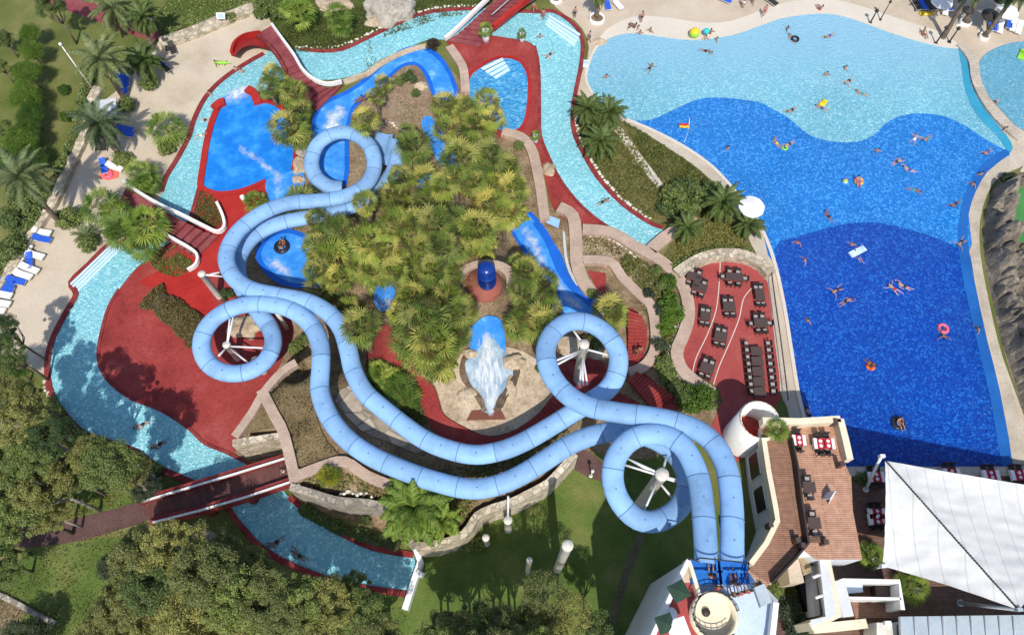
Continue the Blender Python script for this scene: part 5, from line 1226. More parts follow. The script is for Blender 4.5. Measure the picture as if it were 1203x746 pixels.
# ------------------------------------------------------------------ trees and shrubs
CROWN = {}
def crown_mesh(kind, v, m, n=7000, size=.17, rx=1, rz=.8, clumps=70, cr=.2):
    k = (kind, v)
    if k not in CROWN:
        vs, fs, cl = leaf_cloud(hash(kind) % 97 + v*7 if False else sum(map(ord, kind))+v*7, n, 4*rx, 4*rx, 4*rz, size, clumps, cr)
        CROWN[k] = (raw('crown', vs, fs, m), cl)
    return CROWN[k]
BR = {}
def tree(px, py, r, th, kind, m, v=0, group='trees along the bottom and left edges', n=8000, size=.17, pale=False, clumps=64, cr=.2):
    me, cl = crown_mesh(kind, v, m, n, size, clumps=clumps, cr=cr); s = r/(4.6 if r < 3 else 5.1)
    q = P(px, py, th); o = empty('tree', (q.x, q.y, 0)); tag(o, None, 'tree', group)
    k = (kind, v, round(th/s, 0))
    if k not in BR: BR[k] = branches(cl, round(th/s, 0), .26, m_pbark if pale else m_bark, 'trunk')
    t = link('trunk', BR[k], o); t.scale = (s, s, th/round(th/s, 0)/1.0)
    c = link('crown', me, o, (0,0,th)); c.scale = (s, s, s)
    o.rotation_euler = (0,0,rnd.uniform(0, 6.28)); return o
TR = [(22,500,3.4,12,'e'),(-14,540,4.0,10,'e'),(14,560,3.6,9,'g'),(48,572,3.2,9,'e'),(20,605,3.4,8,'g'),(76,560,2.4,7,'g'),(124,548,3.2,10,'g'),(106,534,2.2,10,'e'),(148,552,2.4,6,'e'),(4,465,2.6,9,'e'),(58,606,2.0,5,'e'),(170,574,1.7,3.2,'b'),(56,516,2.4,12,'d'),(36,530,2.6,12,'g'),
 (164,652,3.2,8,'e'),(205,646,3.6,9,'e'),(240,676,3.8,9.5,'e'),(180,690,3.2,8,'g'),(146,712,3.2,6,'e'),(272,704,3.4,9,'g'),(225,722,3.8,8,'e'),(310,700,3.2,9,'e'),(346,706,3.2,9,'g'),(296,668,2.4,6,'e'),(384,712,3.2,8,'e'),(425,726,3.0,7,'g'),(120,744,3.2,5,'e'),(30,752,2.6,2.6,'b'),(4,664,2.4,4,'d'),(-8,640,3.0,5,'d'),(258,646,2.2,5.5,'e'),(418,690,1.8,5,'g'),(132,664,1.6,3.5,'b'),(190,748,3.4,6,'e'),(270,744,3.4,7,'e'),(320,742,3.2,8,'g'),(365,748,3.0,8,'e'),(440,752,3.0,7,'e'),(330,722,2.6,9.4,'e'),
 (520,740,2.0,6,'e'),(560,732,2.4,8,'g'),(600,734,2.4,8.5,'e'),(640,700,2.6,9.5,'p'),(668,722,2.4,8.5,'p'),(700,742,2.2,7,'g'),(540,752,2.8,8,'e'),(630,745,2.6,8,'e'),(580,752,2.6,8,'e'),(650,740,2.0,7,'e'),(505,766,2.6,10,'g'),(545,778,3.0,11,'e'),(590,780,2.8,12,'e'),(640,776,2.8,11,'g'),(610,764,2.2,10,'e'),
 (8,415,2.2,6.5,'d'),(2,388,2.0,7,'d'),(14,432,1.8,3,'r'),(60,8,2.4,5.5,'d'),(30,466,1.8,6,'d'),
 (34,38,1.5,2.6,'r'),(36,60,1.7,2.6,'r'),(32,84,2.0,2.6,'r'),(28,112,2.3,2.6,'r'),(34,134,1.8,2.6,'r'),(24,165,2.4,2.8,'r'),(34,188,2.1,2.6,'r'),(4,46,1.6,2.8,'g'),(2,150,1.6,2.8,'g'),(12,192,2.2,2.6,'r'),(0,78,1.4,2.6,'g'),(30,150,1.6,2.4,'r')]
K = {'e': (m_euc, 'olive green broad tree'), 'g': (m_gl, 'mid green broad tree'), 'b': (m_blu, 'grey green bushy tree'), 'd': (m_ddate, 'dark green dense tree'), 'p': (m_euc, 'thin yellowish tree with pale bare limbs'), 'r': (m_bri, 'bright green small tree')}
it = []
for i, (x, y, r, th, k) in enumerate(TR):
    o = tree(x, y, r, th, k, K[k][0], i % (3 if k in 'eg' else 1), n=4000 if k == 'p' else 19000, pale=k in 'pe', size=.1, cr=.34 if k == 'r' else .2); it.append((o, x, y, K[k][1]))
single_out(it, 'tree')
def shrub(px, py, r, kind, m, v=0, hgt_=.7, group='shrubs and clipped bushes', name='shrub', n=2600, size=.2):
    me, cl = crown_mesh('s'+kind, v, m, n, size*1.6, 1, .85, 22, .42); s = r/4.4
    z = 1.0
    for k in range(8):
        q = P(px, py, z); z = hgt(q.x, q.y)+r*hgt_
    o = empty(name, (q.x, q.y, hgt(q.x, q.y))); tag(o, None, 'shrub', group)
    c = link('foliage', me, o, (0,0,r*hgt_*.8)); c.scale = (s, s, s*1.0); o.rotation_euler = (0,0,rnd.uniform(0,6.28)); 
    bm_key = 'shrubstem'
    if bm_key not in BR:
        bm = bmesh.new(); cyl(bm, (0,0,-.1), (0,0,.5), .07, .05, 6); BR[bm_key] = mesh('stem', bm, m_bark)
    link('stem', BR[bm_key], o)
    return o
SH = [(74,105,.8,'r'),(76,137,.8,'r'),(26,235,2.0,'g'),(14,255,1.8,'g'),(10,292,1.8,'g'),(48,222,1.2,'g'),
 (148,124,1.3,'g'),(143,185,1.3,'g'),(76,256,1.7,'g'),(103,286,1.3,'g'),(173,98,1.3,'g'),(196,172,1.2,'g'),(172,214,1.1,'g'),(132,272,1.2,'g'),(312,6,2.0,'d'),(330,12,1.6,'d'),(508,52,1.0,'f'),(480,90,1.1,'d'),(470,96,.8,'g'),(488,110,.7,'g'),
 (790,230,1.7,'k'),(806,222,1.8,'k'),(822,232,1.9,'k'),(838,226,1.6,'k'),(800,245,1.5,'k'),(784,244,1.2,'k'),(786,330,1.0,'r'),(786,352,1.2,'r'),(790,368,1.3,'r'),(782,385,1.0,'r'),(776,334,.8,'g'),(770,318,.8,'g'),(762,345,.8,'b'),(776,365,.9,'b'),(822,466,1.7,'r'),(806,462,1.3,'g'),(812,474,1.2,'r'),(794,452,1.0,'g'),(780,425,1.2,'g'),(775,405,1.0,'b'),(786,438,1.1,'g'),
 (1013,560,1.0,'d'),(1020,554,.8,'g'),(908,690,1.1,'g'),(914,682,.8,'r'),(928,716,1.2,'b'),(936,728,1.2,'b'),(940,742,1.3,'b'),(924,704,.8,'b'),(1183,208,.8,'b'),(1178,228,.5,'y'),(348,407,.9,'g'),(356,398,.8,'g'),(266,346,.9,'d'),(610,172,.8,'g'),(430,262,1.0,'g'),(270,20,.9,'g'),(560,640,.8,'g'),(545,635,1.1,'g'),(505,568,.9,'g'),(530,640,.9,'g'),(430,610,.6,'d'),(695,345,.7,'g'),(702,402,1.2,'g'),(690,400,.8,'y'),(634,432,.6,'g')]
KS = {'r': (m_bri, 'bright green round bush'), 'g': (m_gl, 'mid green low shrub'), 'd': (m_ddate, 'dark green shrub'), 'f': (m_flow, 'dark purple leaved shrub'), 'k': (m_gl, 'dense green bush'), 'b': (m_blu, 'grey green scrubby shrub'), 'y': (m_hed, 'brownish dry shrub')}
it = []
for i, (x, y, r, k) in enumerate(SH): it.append((shrub(x, y, r, k, KS[k][0], i % 2), x, y, KS[k][1]))
single_out(it, 'shrub')
# potted plants at the stair bridge (white pots)
def pot(label, c, s, leaf=True):
    b = P(*c, .1); o = empty('plant_pot', b); tag(o, label, 'plant pot'); bm = bmesh.new(); lathe(bm, [(.01,0),(.32*s,0),(.5*s,1.5*s),(.42*s,1.5*s),(.40*s,1.35*s),(.01,1.35*s)], 18); link('pot', mesh('pot', bm, m_white), o)
    if leaf:
        c = link('plant', FANB[0], o, (0,0,1.7*s)); c.scale = (.42*s,)*3
pot('tall white pot with a small palm beside the wide red stair bridge', (571,50), 1.15); pot('white pot with a small plant on the red paving by the river bend', (613,50), .8); pot('white pot with green plant on the red strip below the small stepped pool', (629,168), .75)
pot('small white pot on bright red paving beside the deep blue splash pool', (287,236), .5, False)
# hedges: strips of clipped foliage
def hedge(label, pts, w_, h, m, n, size=.13, name='hedge', cat='hedge'):
    q = resample([G(a, b) for a, b in spline(pts, 5)], 60); vs = []; fs = []; r_ = random.Random(len(label))
    for i in range(n):
        k = r_.randrange(59); p = q[k].lerp(q[k+1], r_.random()); d = (q[k+1]-q[k]).xy.normalized(); s = Vector((-d.y, d.x, 0))
        u = r_.uniform(-1, 1); v = r_.random()**.5; bump_ = .8+.3*noise.noise(p*.9)
        p = p+s*u*w_/2*bump_+Vector((0,0,h*v*bump_*(1-.35*u*u)))
        nrm = (Vector((r_.uniform(-.8,.8), r_.uniform(-.8,.8), 1))+s*u*.6).normalized(); a = nrm.orthogonal().normalized(); a.rotate(Matrix.Rotation(r_.uniform(0,6.28), 3, nrm)); b_ = nrm.cross(a); ss = size*r_.uniform(.6,1.4)
        k = len(vs); vs += [p-a*ss, p+b_*ss*.55, p+a*ss, p-b_*ss*.55]; fs.append((k, k+1, k+2, k+3))
    o = empty(name, q[0]); tag(o, label, cat)
    sub(link('foliage', raw('foliage', vs, fs, m)), o)
    c = strip_w('core', [v for v in q], w_*.55, m_dkcore, -.1, h*.55); sub(c, o); return o
m_dkcore = PLAIN('hedge_twigs', (.05,.042,.02), .9)
hedge('long green clipped hedge along the rubble wall of the sandy deck', [(112,84),(104,104),(98,130),(92,158),(78,190),(62,225),(44,258),(22,290),(4,318),(-12,345)], 1.4, 1.3, m_gl, 12000)
hedge('green hedge along the grass bank above the low rubble wall', [(300,4),(268,16),(230,30),(192,42)], 1.4, .8, m_gl, 5000)
hedge('brown dry clipped hedge in the red plaza', [(178,349),(200,364),(222,382),(238,402)], 3.3, .9, m_hed, 9000, .12)
hedge('hedge strip along the river under the bottom left trees', [(60,470),(72,492),(95,516),(130,530),(160,540),(190,558)], 1.6, .9, m_gl, 4500)
hedge('dark hedge strip below the grey stone wall along the last river stretch', [(354,596),(390,616),(430,630),(470,642)], 1.2, .6, m_ddate, 4000)
hedge('clipped dark hedge above the curved terrace wall', [(790,318),(812,305),(835,298),(860,296),(884,302)], 1.2, .9, m_gl, 4500)
# loose ground cover
def cover(name, px, n, size, h, m, seed):
    poly = [G(a, b).xy for a, b in spline(px, 2, True)]; r_ = random.Random(seed); xs = [p.x for p in poly]; ys = [p.y for p in poly]; vs = []; fs = []; c = 0
    while c < n:
        x, y = r_.uniform(min(xs), max(xs)), r_.uniform(min(ys), max(ys))
        if not inside((x, y), poly): continue
        dn = noise.noise(Vector((x*.55, y*.55, seed)))
        if r_.random() > .62+dn*.9: c += .3; continue
        c += 1; p = Vector((x, y, hgt(x, y)+.05+h*r_.random()*(.7+dn)))
        nrm = Vector((r_.uniform(-.8,.8), r_.uniform(-.8,.8), 1)).normalized(); a = nrm.orthogonal().normalized(); a.rotate(Matrix.Rotation(r_.uniform(0,6.28), 3, nrm)); b_ = nrm.cross(a); s = size*r_.uniform(.5,1.4)
        k = len(vs); vs += [p-a*s, p+b_*s*.5, p+a*s, p-b_*s*.5]; fs.append((k, k+1, k+2, k+3))
    return tag(link(name, raw(name, vs, fs, m)), kind='stuff')
cover('ground_cover', [(682,116),(700,124),(728,148),(742,168),(756,190),(772,216),(776,236),(770,258),(732,232),(706,204),(690,178),(678,150),(674,128)], 6500, .13, .3, m_dry, 1)
cover('ground_cover', [(732,144),(760,160),(800,186),(836,216),(860,248),(850,262),(800,246),(776,214),(756,184)], 7000, .13, .32, m_cov, 2)
cover('ground_cover', [(806,280),(830,262),(866,262),(882,290),(872,300),(830,299),(796,314),(780,302)], 6000, .13, .35, m_dry, 3)
cover('ground_cover', [(346,62),(330,30),(360,24),(425,8),(440,34),(400,56),(372,60)], 6000, .12, .25, m_cov, 4)
cover('ground_cover', [(236,226),(230,245),(226,258),(240,264),(258,267),(262,256),(256,240),(246,226)], 1800, .1, .2, m_cov, 5)
cover('ground_cover', [(196,290),(208,296),(226,308),(222,318),(206,326),(184,318),(178,308),(190,300)], 2000, .1, .2, m_cov, 6)
cover('ground_cover', [(728,308),(745,300),(770,320),(792,348),(796,390),(784,430),(800,455),(790,462),(770,430),(768,385),(745,350)], 6000, .13, .35, m_dry, 7)
cover('ground_cover', [(684,278),(716,281),(734,298),(716,302),(684,300)], 800, .1, .15, m_hed, 8)
cover('ground_cover', [(500,570),(560,588),(545,622),(490,632),(470,608),(420,580),(370,572),(352,560),(380,550),(440,566)], 2800, .13, .3, m_dry, 9)
cover('ground_cover', [(340,430),(352,422),(364,440),(370,490),(384,520),(406,545),(352,546),(330,500),(315,463)], 1800, .09, .1, m_hed, 10)
cover('ground_cover', [(430,425),(450,426),(466,436),(484,456),(496,480),(500,500),(470,490),(440,465)], 2600, .13, .35, m_cov, 11)
cover('ground_cover', [(486,560),(560,545),(600,535),(650,500),(668,508),(640,535),(600,556),(550,562)], 2200, .12, .25, m_dry, 12)
cover('ground_cover', [(450,45),(520,22),(560,16),(600,-10),(500,-20),(470,20)], 3500, .12, .2, m_cov, 13)
cover('ground_cover', [(200,-4),(300,-4),(288,6),(240,24),(190,40)], 3000, .11, .12, m_gl, 14)
cover('ground_cover', [(430,40),(436,100),(500,130),(560,200),(590,280),(560,340),(480,420),(430,360),(370,330),(390,270),(450,230),(480,180)], 5000, .12, .2, m_dry, 15)
cover('ground_cover', [(60,640),(200,620),(300,680),(440,700),(470,740),(200,780),(0,780),(-20,690)], 12000, .07, .2, m_cov, 16)
cover('ground_cover', [(-10,440),(50,450),(70,500),(130,535),(210,570),(240,590),(170,590),(120,600),(-10,610)], 11000, .08, .25, m_cov, 17)
cover('ground_cover', [(915,690),(940,690),(950,740),(950,770),(925,770),(918,720)], 1500, .12, .3, m_dry, 18)
# ================================================================== people
def body_mesh(name, J, E, m, sub_=1):
    "one continuous skin grown over a skeleton: J joint -> (x,y,z,radius)"
    names = list(J); me = bpy.data.meshes.new(name); me.from_pydata([J[k][:3] for k in names], [(names.index(a), names.index(b)) for a, b in E], [])
    ob = bpy.data.objects.new(name, me); COL.objects.link(ob)
    md = ob.modifiers.new('s', 'SKIN'); md.use_smooth_shade = True
    for k, sv in zip(names, me.skin_vertices[0].data):
        r = J[k][3]; sv.radius = r if isinstance(r, tuple) else (r, r); sv.use_root = k == 'pelvis'
    md2 = ob.modifiers.new('u', 'SUBSURF'); md2.levels = sub_; md2.render_levels = sub_
    dg = bpy.context.evaluated_depsgraph_get(); ev = ob.evaluated_get(dg); out = bpy.data.meshes.new_from_object(ev)
    bpy.data.objects.remove(ob); out.name = name; out.materials.clear(); out.materials.append(m)
    for p in out.polygons: p.use_smooth = True
    return out
def skeleton(pose):
    V_ = Vector
    if pose in ('stand', 'walk', 'wade', 'reach'):
        J = {'pelvis': (0,0,.95,.125), 'waist': (0,0,1.12,.11), 'chest': (0,0,1.32,.14), 'neck': (0,.01,1.49,.05), 'jaw': (0,.03,1.57,.065), 'head': (0,.01,1.66,.085), 'crown': (0,.0,1.72,.06)}
        sw = .18 if pose == 'walk' else .03
        for s, n in ((-1,'l'), (1,'r')):
            k = s*sw
            J.update({n+'hip': (s*.09,0,.90,.085), n+'knee': (s*.10,k*.6+.02,.50,.058), n+'ankle': (s*.10,k-.02,.09,.038), n+'toe': (s*.11,k+.13,.035,.032)})
            if pose == 'wade': A = ((s*.18,0,1.42),(s*.40,.08,1.25),(s*.56,.22,1.05),(s*.62,.28,1.0))
            elif pose == 'reach': A = ((s*.18,0,1.42),(s*.24,.16,1.50),(s*.20,.36,1.62),(s*.20,.43,1.66))
            else: A = ((s*.18,0,1.42),(s*.24,-k*.4,1.15),(s*.25,.06-k*.8,.93),(s*.25,.09-k*.9,.85))
            for (q, r, nm) in zip(A, (.055,.042,.03,.034), ('sho','elb','wri','hand')): J[n+nm] = (*q, r)
    elif pose in ('swim', 'float'):
        z = .1; up_ = 1 if pose == 'float' else 0
        J = {'pelvis': (0,0,z,.12), 'waist': (0,.17,z,.105), 'chest': (0,.37,z+.02,.135), 'neck': (0,.54,z+.04,.05), 'jaw': (0,.61,z+.05,.065), 'head': (0,.70,z+.07,.085), 'crown': (0,.77,z+.08,.06)}
        for s, n in ((-1,'l'), (1,'r')):
            sp = .24 if pose == 'float' else .12
            J.update({n+'hip': (s*.09,-.05,z-.01,.085), n+'knee': (s*sp,-.44,z-.03-(.03*s),.056), n+'ankle': (s*sp*1.1,-.84,z-.06+.04*s,.036), n+'toe': (s*sp*1.15,-.97,z-.07+.04*s,.03)})
            A = ((s*.18,.46,z+.01),(s*.42,.52,z-.01),(s*.6,.68,z-.02),(s*.66,.74,z-.02)) if pose == 'float' else ((s*.18,.46,z+.01),(s*.34,.66 if s > 0 else .3,z),(s*.30,.92 if s > 0 else .1,z-.02),(s*.28,1.0 if s > 0 else .02,z-.02))
            for (q, r, nm) in zip(A, (.055,.042,.03,.034), ('sho','elb','wri','hand')): J[n+nm] = (*q, r)
    else:  # sit, legs forward (+y), leaning back a little
        J = {'pelvis': (0,0,.14,.13), 'waist': (0,-.08,.30,.11), 'chest': (0,-.17,.50,.14), 'neck': (0,-.20,.67,.05), 'jaw': (0,-.19,.75,.065), 'head': (0,-.21,.84,.085), 'crown': (0,-.22,.91,.06)}
        for s, n in ((-1,'l'), (1,'r')):
            J.update({n+'hip': (s*.09,.04,.14,.09), n+'knee': (s*.15,.42,.30,.058), n+'ankle': (s*.16,.80,.10,.038), n+'toe': (s*.17,.92,.16,.03)})
            for (q, r, nm) in zip(((s*.18,-.17,.60),(s*.30,-.02,.40),(s*.28,.2,.28),(s*.26,.27,.26)), (.055,.042,.03,.034), ('sho','elb','wri','hand')): J[n+nm] = (*q, r)
    # fingers and thumb: short chains from the palm
    E = [('pelvis','waist'),('waist','chest'),('chest','neck'),('neck','jaw'),('jaw','head'),('head','crown')]
    for n in 'lr':
        E += [('pelvis',n+'hip'),(n+'hip',n+'knee'),(n+'knee',n+'ankle'),(n+'ankle',n+'toe'),('chest',n+'sho'),(n+'sho',n+'elb'),(n+'elb',n+'wri'),(n+'wri',n+'hand')]
        a = V_(J[n+'wri'][:3]); b = V_(J[n+'hand'][:3]); d = (b-a).normalized(); s = d.cross(V_((0,0,1)))
        s = s.normalized() if s.length > .1 else V_((0,1,0)); sg = 1 if n == 'l' else -1
        for i, (o_, L) in enumerate(((-.03,.075),(-.01,.09),(.012,.085),(.033,.065))):
            e = b+s*o_*1.2+d*L-V_((0,0,.012)); J[n+'f%d' % i] = (*e, .009); E.append((n+'hand', n+'f%d' % i))
        e = a.lerp(b,.5)+s*sg*.055+d*.05; J[n+'thumb'] = (*e, .011); E.append((n+'hand', n+'thumb'))
    return J, E
def blob(bm, c, r, n=10, cut=None, d=None):
    n0 = len(bm.verts); bmesh.ops.create_uvsphere(bm, u_segments=n, v_segments=n//2+2, radius=1); bm.verts.ensure_lookup_table()
    for v in bm.verts[n0:]:
        v.co = Vector((v.co.x*r[0], v.co.y*r[1], v.co.z*r[2]))+Vector(c)
SK = {}
POSES = ('stand','walk','wade','swim','float','sit','reach')
for p_ in POSES:
    J, E = skeleton(p_); SK[p_] = (J, [body_mesh('body', J, E, m) for m in m_skin])
    h = Vector(J['head'][:3]); dirn = (Vector(J['crown'][:3])-h).normalized(); hair = []
    back = Vector((0,-.02,.02)) if p_ not in ('swim','float') else Vector((0,.02,.03 if p_ == 'swim' else -.03))
    for m in m_hair:
        bm = bmesh.new(); blob(bm, h+back+dirn*.015, (.098,.105,.1)); hair.append(mesh('hair', bm, m, True))
    face = bmesh.new(); fd = Vector((0,1,0)) if p_ not in ('swim','float') else Vector((0,.35,-1 if p_ == 'swim' else 1)).normalized()
    blob(face, h+fd*.095-dirn*.005, (.014,.018,.018), 6)
    fm = mesh('nose', face, m_skin[0])
    pv = Vector(J['pelvis'][:3]); trunks = {}
    for k, m in m_sw.items():
        bm = bmesh.new()
        blob(bm, pv+(Vector((0,-.01,-.02)) if p_ not in ('swim','float') else Vector((0,-.03,0))), (.185,.15 if p_ not in ('swim','float') else .2,.17 if p_ not in ('swim','float') else .15), 12); trunks[k] = mesh('swimwear', bm, m, True)
    SK[p_] += (hair, fm, trunks)
def person(px, py, pose, rz, skin=0, hair=0, sw='dark', z=0.0, look='swimmer', on=None, grp='bathers in the pools', s=1.0):
    J, bods, hairs, fm, tr = SK[pose]
    q = P(px, py, z); o = empty('person', (q.x, q.y, z), R(rz)); o.scale = (s,)*3; tag(o, None, 'person', grp)
    b = link('body', bods[skin], o); link('hair', hairs[hair], b); link('nose', fm, b); link('swimwear', tr[sw], b); return o
WL = .076
def inpool(pose): return {'wade': WL-1.12, 'stand': WL-1.0, 'swim': WL-.07, 'float': WL-.06}[pose]
PW = [(738,41,'wade','dark'),(748,43,'wade','blue'),(750,49,'wade','dark'),(762,46,'wade','teal'),(711,100,'wade','dark'),(763,81,'float','dark'),(826,55,'wade','red'),(829,61,'swim','dark'),(839,57,'wade','blue'),
 (930,47,'swim','dark'),(921,44,'wade','red'),(974,43,'swim','blue'),(966,97,'wade','dark'),(988,90,'wade','dark'),(997,96,'float','dark'),(1012,111,'swim','teal'),(965,128,'float','blue'),(930,130,'swim','dark'),
 (852,183,'wade','dark'),(912,169,'swim','yellow'),(927,170,'swim','dark'),(1074,164,'float','white'),(1089,163,'swim','teal'),(1173,161,'wade','pink'),(1160,179,'swim','blue'),(1025,186,'wade','dark'),(1053,191,'swim','dark'),(1068,200,'swim','blue'),(1073,224,'swim','teal'),
 (1145,213,'wade','white'),(1135,225,'wade','pink'),(1122,240,'swim','dark'),(973,255,'swim','dark'),(1129,285,'float','dark'),(932,293,'wade','pink'),(940,313,'wade','white'),(983,341,'float','dark'),(993,355,'swim','dark'),(1050,340,'float','red'),(1062,337,'swim','dark'),
 (943,383,'wade','white'),(1140,393,'wade','pink'),(951,488,'swim','dark'),(995,295,'wade','dark'),
 (646,65,'float','dark'),(634,53,'wade','dark'),(708,238,'swim','dark'),(281,91,'wade','red'),(288,94,'wade','dark'),(242,142,'swim','dark'),(237,160,'float','white'),(168,499,'swim','dark'),(188,522,'swim','dark'),(325,637,'swim','dark'),(352,653,'swim','dark'),(258,84,'wade','teal'),(1168,121,'swim','dark'),(251,119,'wade','dark')]
ADJ = {'wade': 'standing bather', 'swim': 'swimming bather', 'float': 'floating bather'}
it = []
for i, (x, y, po, sw) in enumerate(PW):
    r_ = random.Random(i*13+5); o = person(x, y, po, r_.uniform(0,360) if po != 'swim' else r_.choice([60,-60,-110,120,20]), r_.choice([0,0,1,2]), r_.choice([0,0,1]), sw, inpool(po)); it.append((o, x, y, f"{ADJ[po]} in {sw} swimwear"))
single_out(it, 'bather', ('pink ring swimmer',))
# people on land
ON = [(675,22,'stand','dark',0,'tanned man standing on the promenade in dark trunks, nearest the ring planter'),(692,50,'walk','dark',90,'person walking past the corner of the wave pool and river bend'),(884,6,'walk','dark',40,'person in dark swimwear walking at the top promenade edge'),(872,10,'stand','white',-30,'person in white by the top promenade edge'),(896,20,'walk','red',160,'person in red stepping toward the wave pool'),(1084,41,'sit','red',200,'small child in red sitting on the pale promenade border'),(963,12,'sit','red',20,'tiny person in red sitting on the promenade above the wave pool'),(638,24,'stand','red',0,'bather standing on the curved white pool steps'),(753,27,'stand','dark',20,'dark dressed person standing at the wave pool rim'),(832,47,'wade','red',0,'child in red at the shallow rim, beneath a teal ball'),(745,33,'sit','blue',40,'person with blue swimwear sitting on the pool rim'),
 (750,416,'stand','red',180,'person in red on the bright red stairs, at the foot'),(745,418,'walk','dark',150,'person in dark swimwear on the bright red stairs, beside one in red'),(336,556,'walk','white',100,'person in white walking at the end of the shaded wooden bridge'),(627,16,'walk','red',200,'person in red by the railing of the wide red bridge')]
for x, y, po, sw, rz, lb in ON:
    o = person(x, y, po, rz, x % 3 % 2, 0, sw, 2.0 if x == 336 else .03 if (x, y) != (832,47) else WL-1.0, grp='people on land'); o['label'] = lb
for x, y, po, sw, rz, zz, lb in [(835,676,'sit','dark',0,TZ+.36,'rider sitting at the entry of the left slide'),(862,684,'sit','dark',10,TZ+.36,'rider sitting at the entry of the right slide'),(840,692,'walk','red',10,TZ+.1,'person in red waiting behind the left slide entry'),(858,700,'stand','dark',-30,TZ+.1,'bather with dark swimwear waiting at the right slide'),(866,698,'reach','red',20,TZ+.1,'bather in red leaning toward the right slide entry'),(884,688,'stand','yellow',60,TZ+.1,'slide attendant in yellow at the tower corner'),(874,696,'stand','red',0,TZ+.1,'person in red waiting at the tower rail')]:
    o = person(x, y, po, rz, (x+1) % 2, 0, sw, zz, grp='people on the slide tower'); o['label'] = lb
# ================================================================== floats, balls and toys
def ring_float(name, label, px, py, R0, r0, m, z=WL, cat='swim ring', rider=None, m2=None):
    q = P(px, py, z+.05); o = empty(name, q); tag(o, label, cat)
    bm = bmesh.new(); N = 24; K = 10; vs = [[bm.verts.new(((R0+r0*math.cos(2*math.pi*k/K))*math.cos(2*math.pi*i/N), (R0+r0*math.cos(2*math.pi*k/K))*math.sin(2*math.pi*i/N), r0*math.sin(2*math.pi*k/K))) for k in range(K)] for i in range(N)]
    for i in range(N):
        for k in range(K):
            f = bm.faces.new((vs[i][k], vs[(i+1)%N][k], vs[(i+1)%N][(k+1)%K], vs[i][(k+1)%K])); f.smooth = True; f.material_index = 1 if (m2 and i % 6 < 3) else 0
    link('ring', mesh('ring', bm, [m, m2 or m]), o)
    bm = bmesh.new(); cyl(bm, (R0, 0, r0*.9), (R0, 0, r0*1.25), .03, .03, 6); link('valve', mesh('valve', bm, m), o)
    return o
ring_float('swim_ring', 'pink ring float holding a swimmer in the dark blue water', 1108, 386, .42, .16, m_pink)
ring_float('swim_ring', 'pink swim ring lying on the pink towel on sand', 127, 205, .40, .15, m_pink, .1)
ring_float('raft_ring', 'black double raft ring with riders in the blue rafting basin', 331, 290, .62, .22, m_blk, .2, 'raft')
ring_float('swim_ring', 'dark ring float in the shadowed water near the sail', 1055, 497, .5, .18, m_blk)
ring_float('swim_ring', 'red and yellow ring float with orange, in mid blue water', 1009, 213, .38, .15, m_pink, WL, 'swim ring', None, m_yel)
ring_float('swim_ring', 'small red ring float in the dark blue water', 1023, 430, .34, .13, m_redv, WL, 'swim ring', None, m_orange)
ring_float('swim_ring', 'black ring float beside two bathers in the shallow water', 934, 46, .38, .15, m_blk)
ring_float('swim_ring', 'yellow green ring near two swimmers in mid blue water', 922, 174, .25, .1, m_grn)
for x, y, po, sw, rz, zz, lb in [(1107,391,'float','pink',180,WL+.12,'swimmer lying in the pink ring float'),(331,291,'sit','yellow',0,.28,'rider in yellow sitting in the black raft ring'),(333,287,'sit','red',170,.28,'rider in red sitting in the black raft ring'),(1055,496,'sit','dark',200,WL+.05,'bather sitting in the dark ring near the sail'),(1023,431,'sit','red',30,WL+.03,'bather sitting in the small red ring'),(1006,214,'sit','red',190,WL+.03,'bather sitting in the red and yellow ring'),(424,119,'sit','red',110,.3,'rider in red sliding down the blue rapids'),(430,117,'sit','blue',110,.3,'rider in blue sliding down the blue rapids')]:
    o = person(x, y, po, rz, y % 2, 0, sw, zz, grp='people in floats'); o['label'] = lb
def ball(label, px, py, r, ms, z=.03):
    q = P(px, py, z+r); bm = bmesh.new(); bmesh.ops.create_uvsphere(bm, u_segments=18, v_segments=10, radius=r)
    for f in bm.faces:
        f.smooth = True; c = f.calc_center_median(); f.material_index = int((math.atan2(c.y, c.z)+math.pi)/(2*math.pi)*6) % len(ms)
    tag(link('beach_ball', mesh('beach_ball', bm, ms), None, q), label, 'ball')
ball('large yellow and green beach ball at the wave pool rim', 816, 39, .62, [m_yel, m_grn, m_yel]); ball('teal ball held above a child at the wave pool rim', 830, 37, .38, [m_teal], .4); ball('small striped ball beside the red and yellow ring float', 993, 213, .3, [m_pink, m_lil, m_grn], WL-.1)
def lilo(label, c, rz, L, W, m, z=WL):
    o = empty('air_mattress', P(*c, z), R(rz)); tag(o, label, 'air mattress'); bm = bmesh.new()
    for k in range(4): cyl(bm, (-L/2, -W/2+W*(k+.5)/4, .08), (L/2, -W/2+W*(k+.5)/4, .08), W/8+.01, W/8+.01, 10)
    link('tubes', mesh('tubes', bm, m), o); bm = bmesh.new(); cyl(bm, (L/2-.12, -W/2, .15), (L/2-.12, W/2, .15), .11, .11, 10); link('pillow', mesh('pillow', bm, m), o)
lilo('white lilo floating in dark blue water with a swimmer holding on', (1007,296), 28, 1.85, .7, m_lil); lilo('yellow air mattress floating in the shallow pool', (967,122), 50, 1.0, .6, m_yel); lilo('yellow board lying on the promenade under the loungers', (1088,17), -6, 1.7, .55, m_yel, .05); lilo('yellow and green lilo at the edge of the side pool', (1200,65), 60, 1.6, .7, m_grn)
lilo('blue float mat on the kerb between river and wave pool', (688,76), 85, 1.1, .6, m_lil, .1)
o = person(1008, 302, 'swim', 20, 0, 0, 'blue', inpool('swim'), grp='people in floats'); o['label'] = 'swimmer holding on to the white lilo'
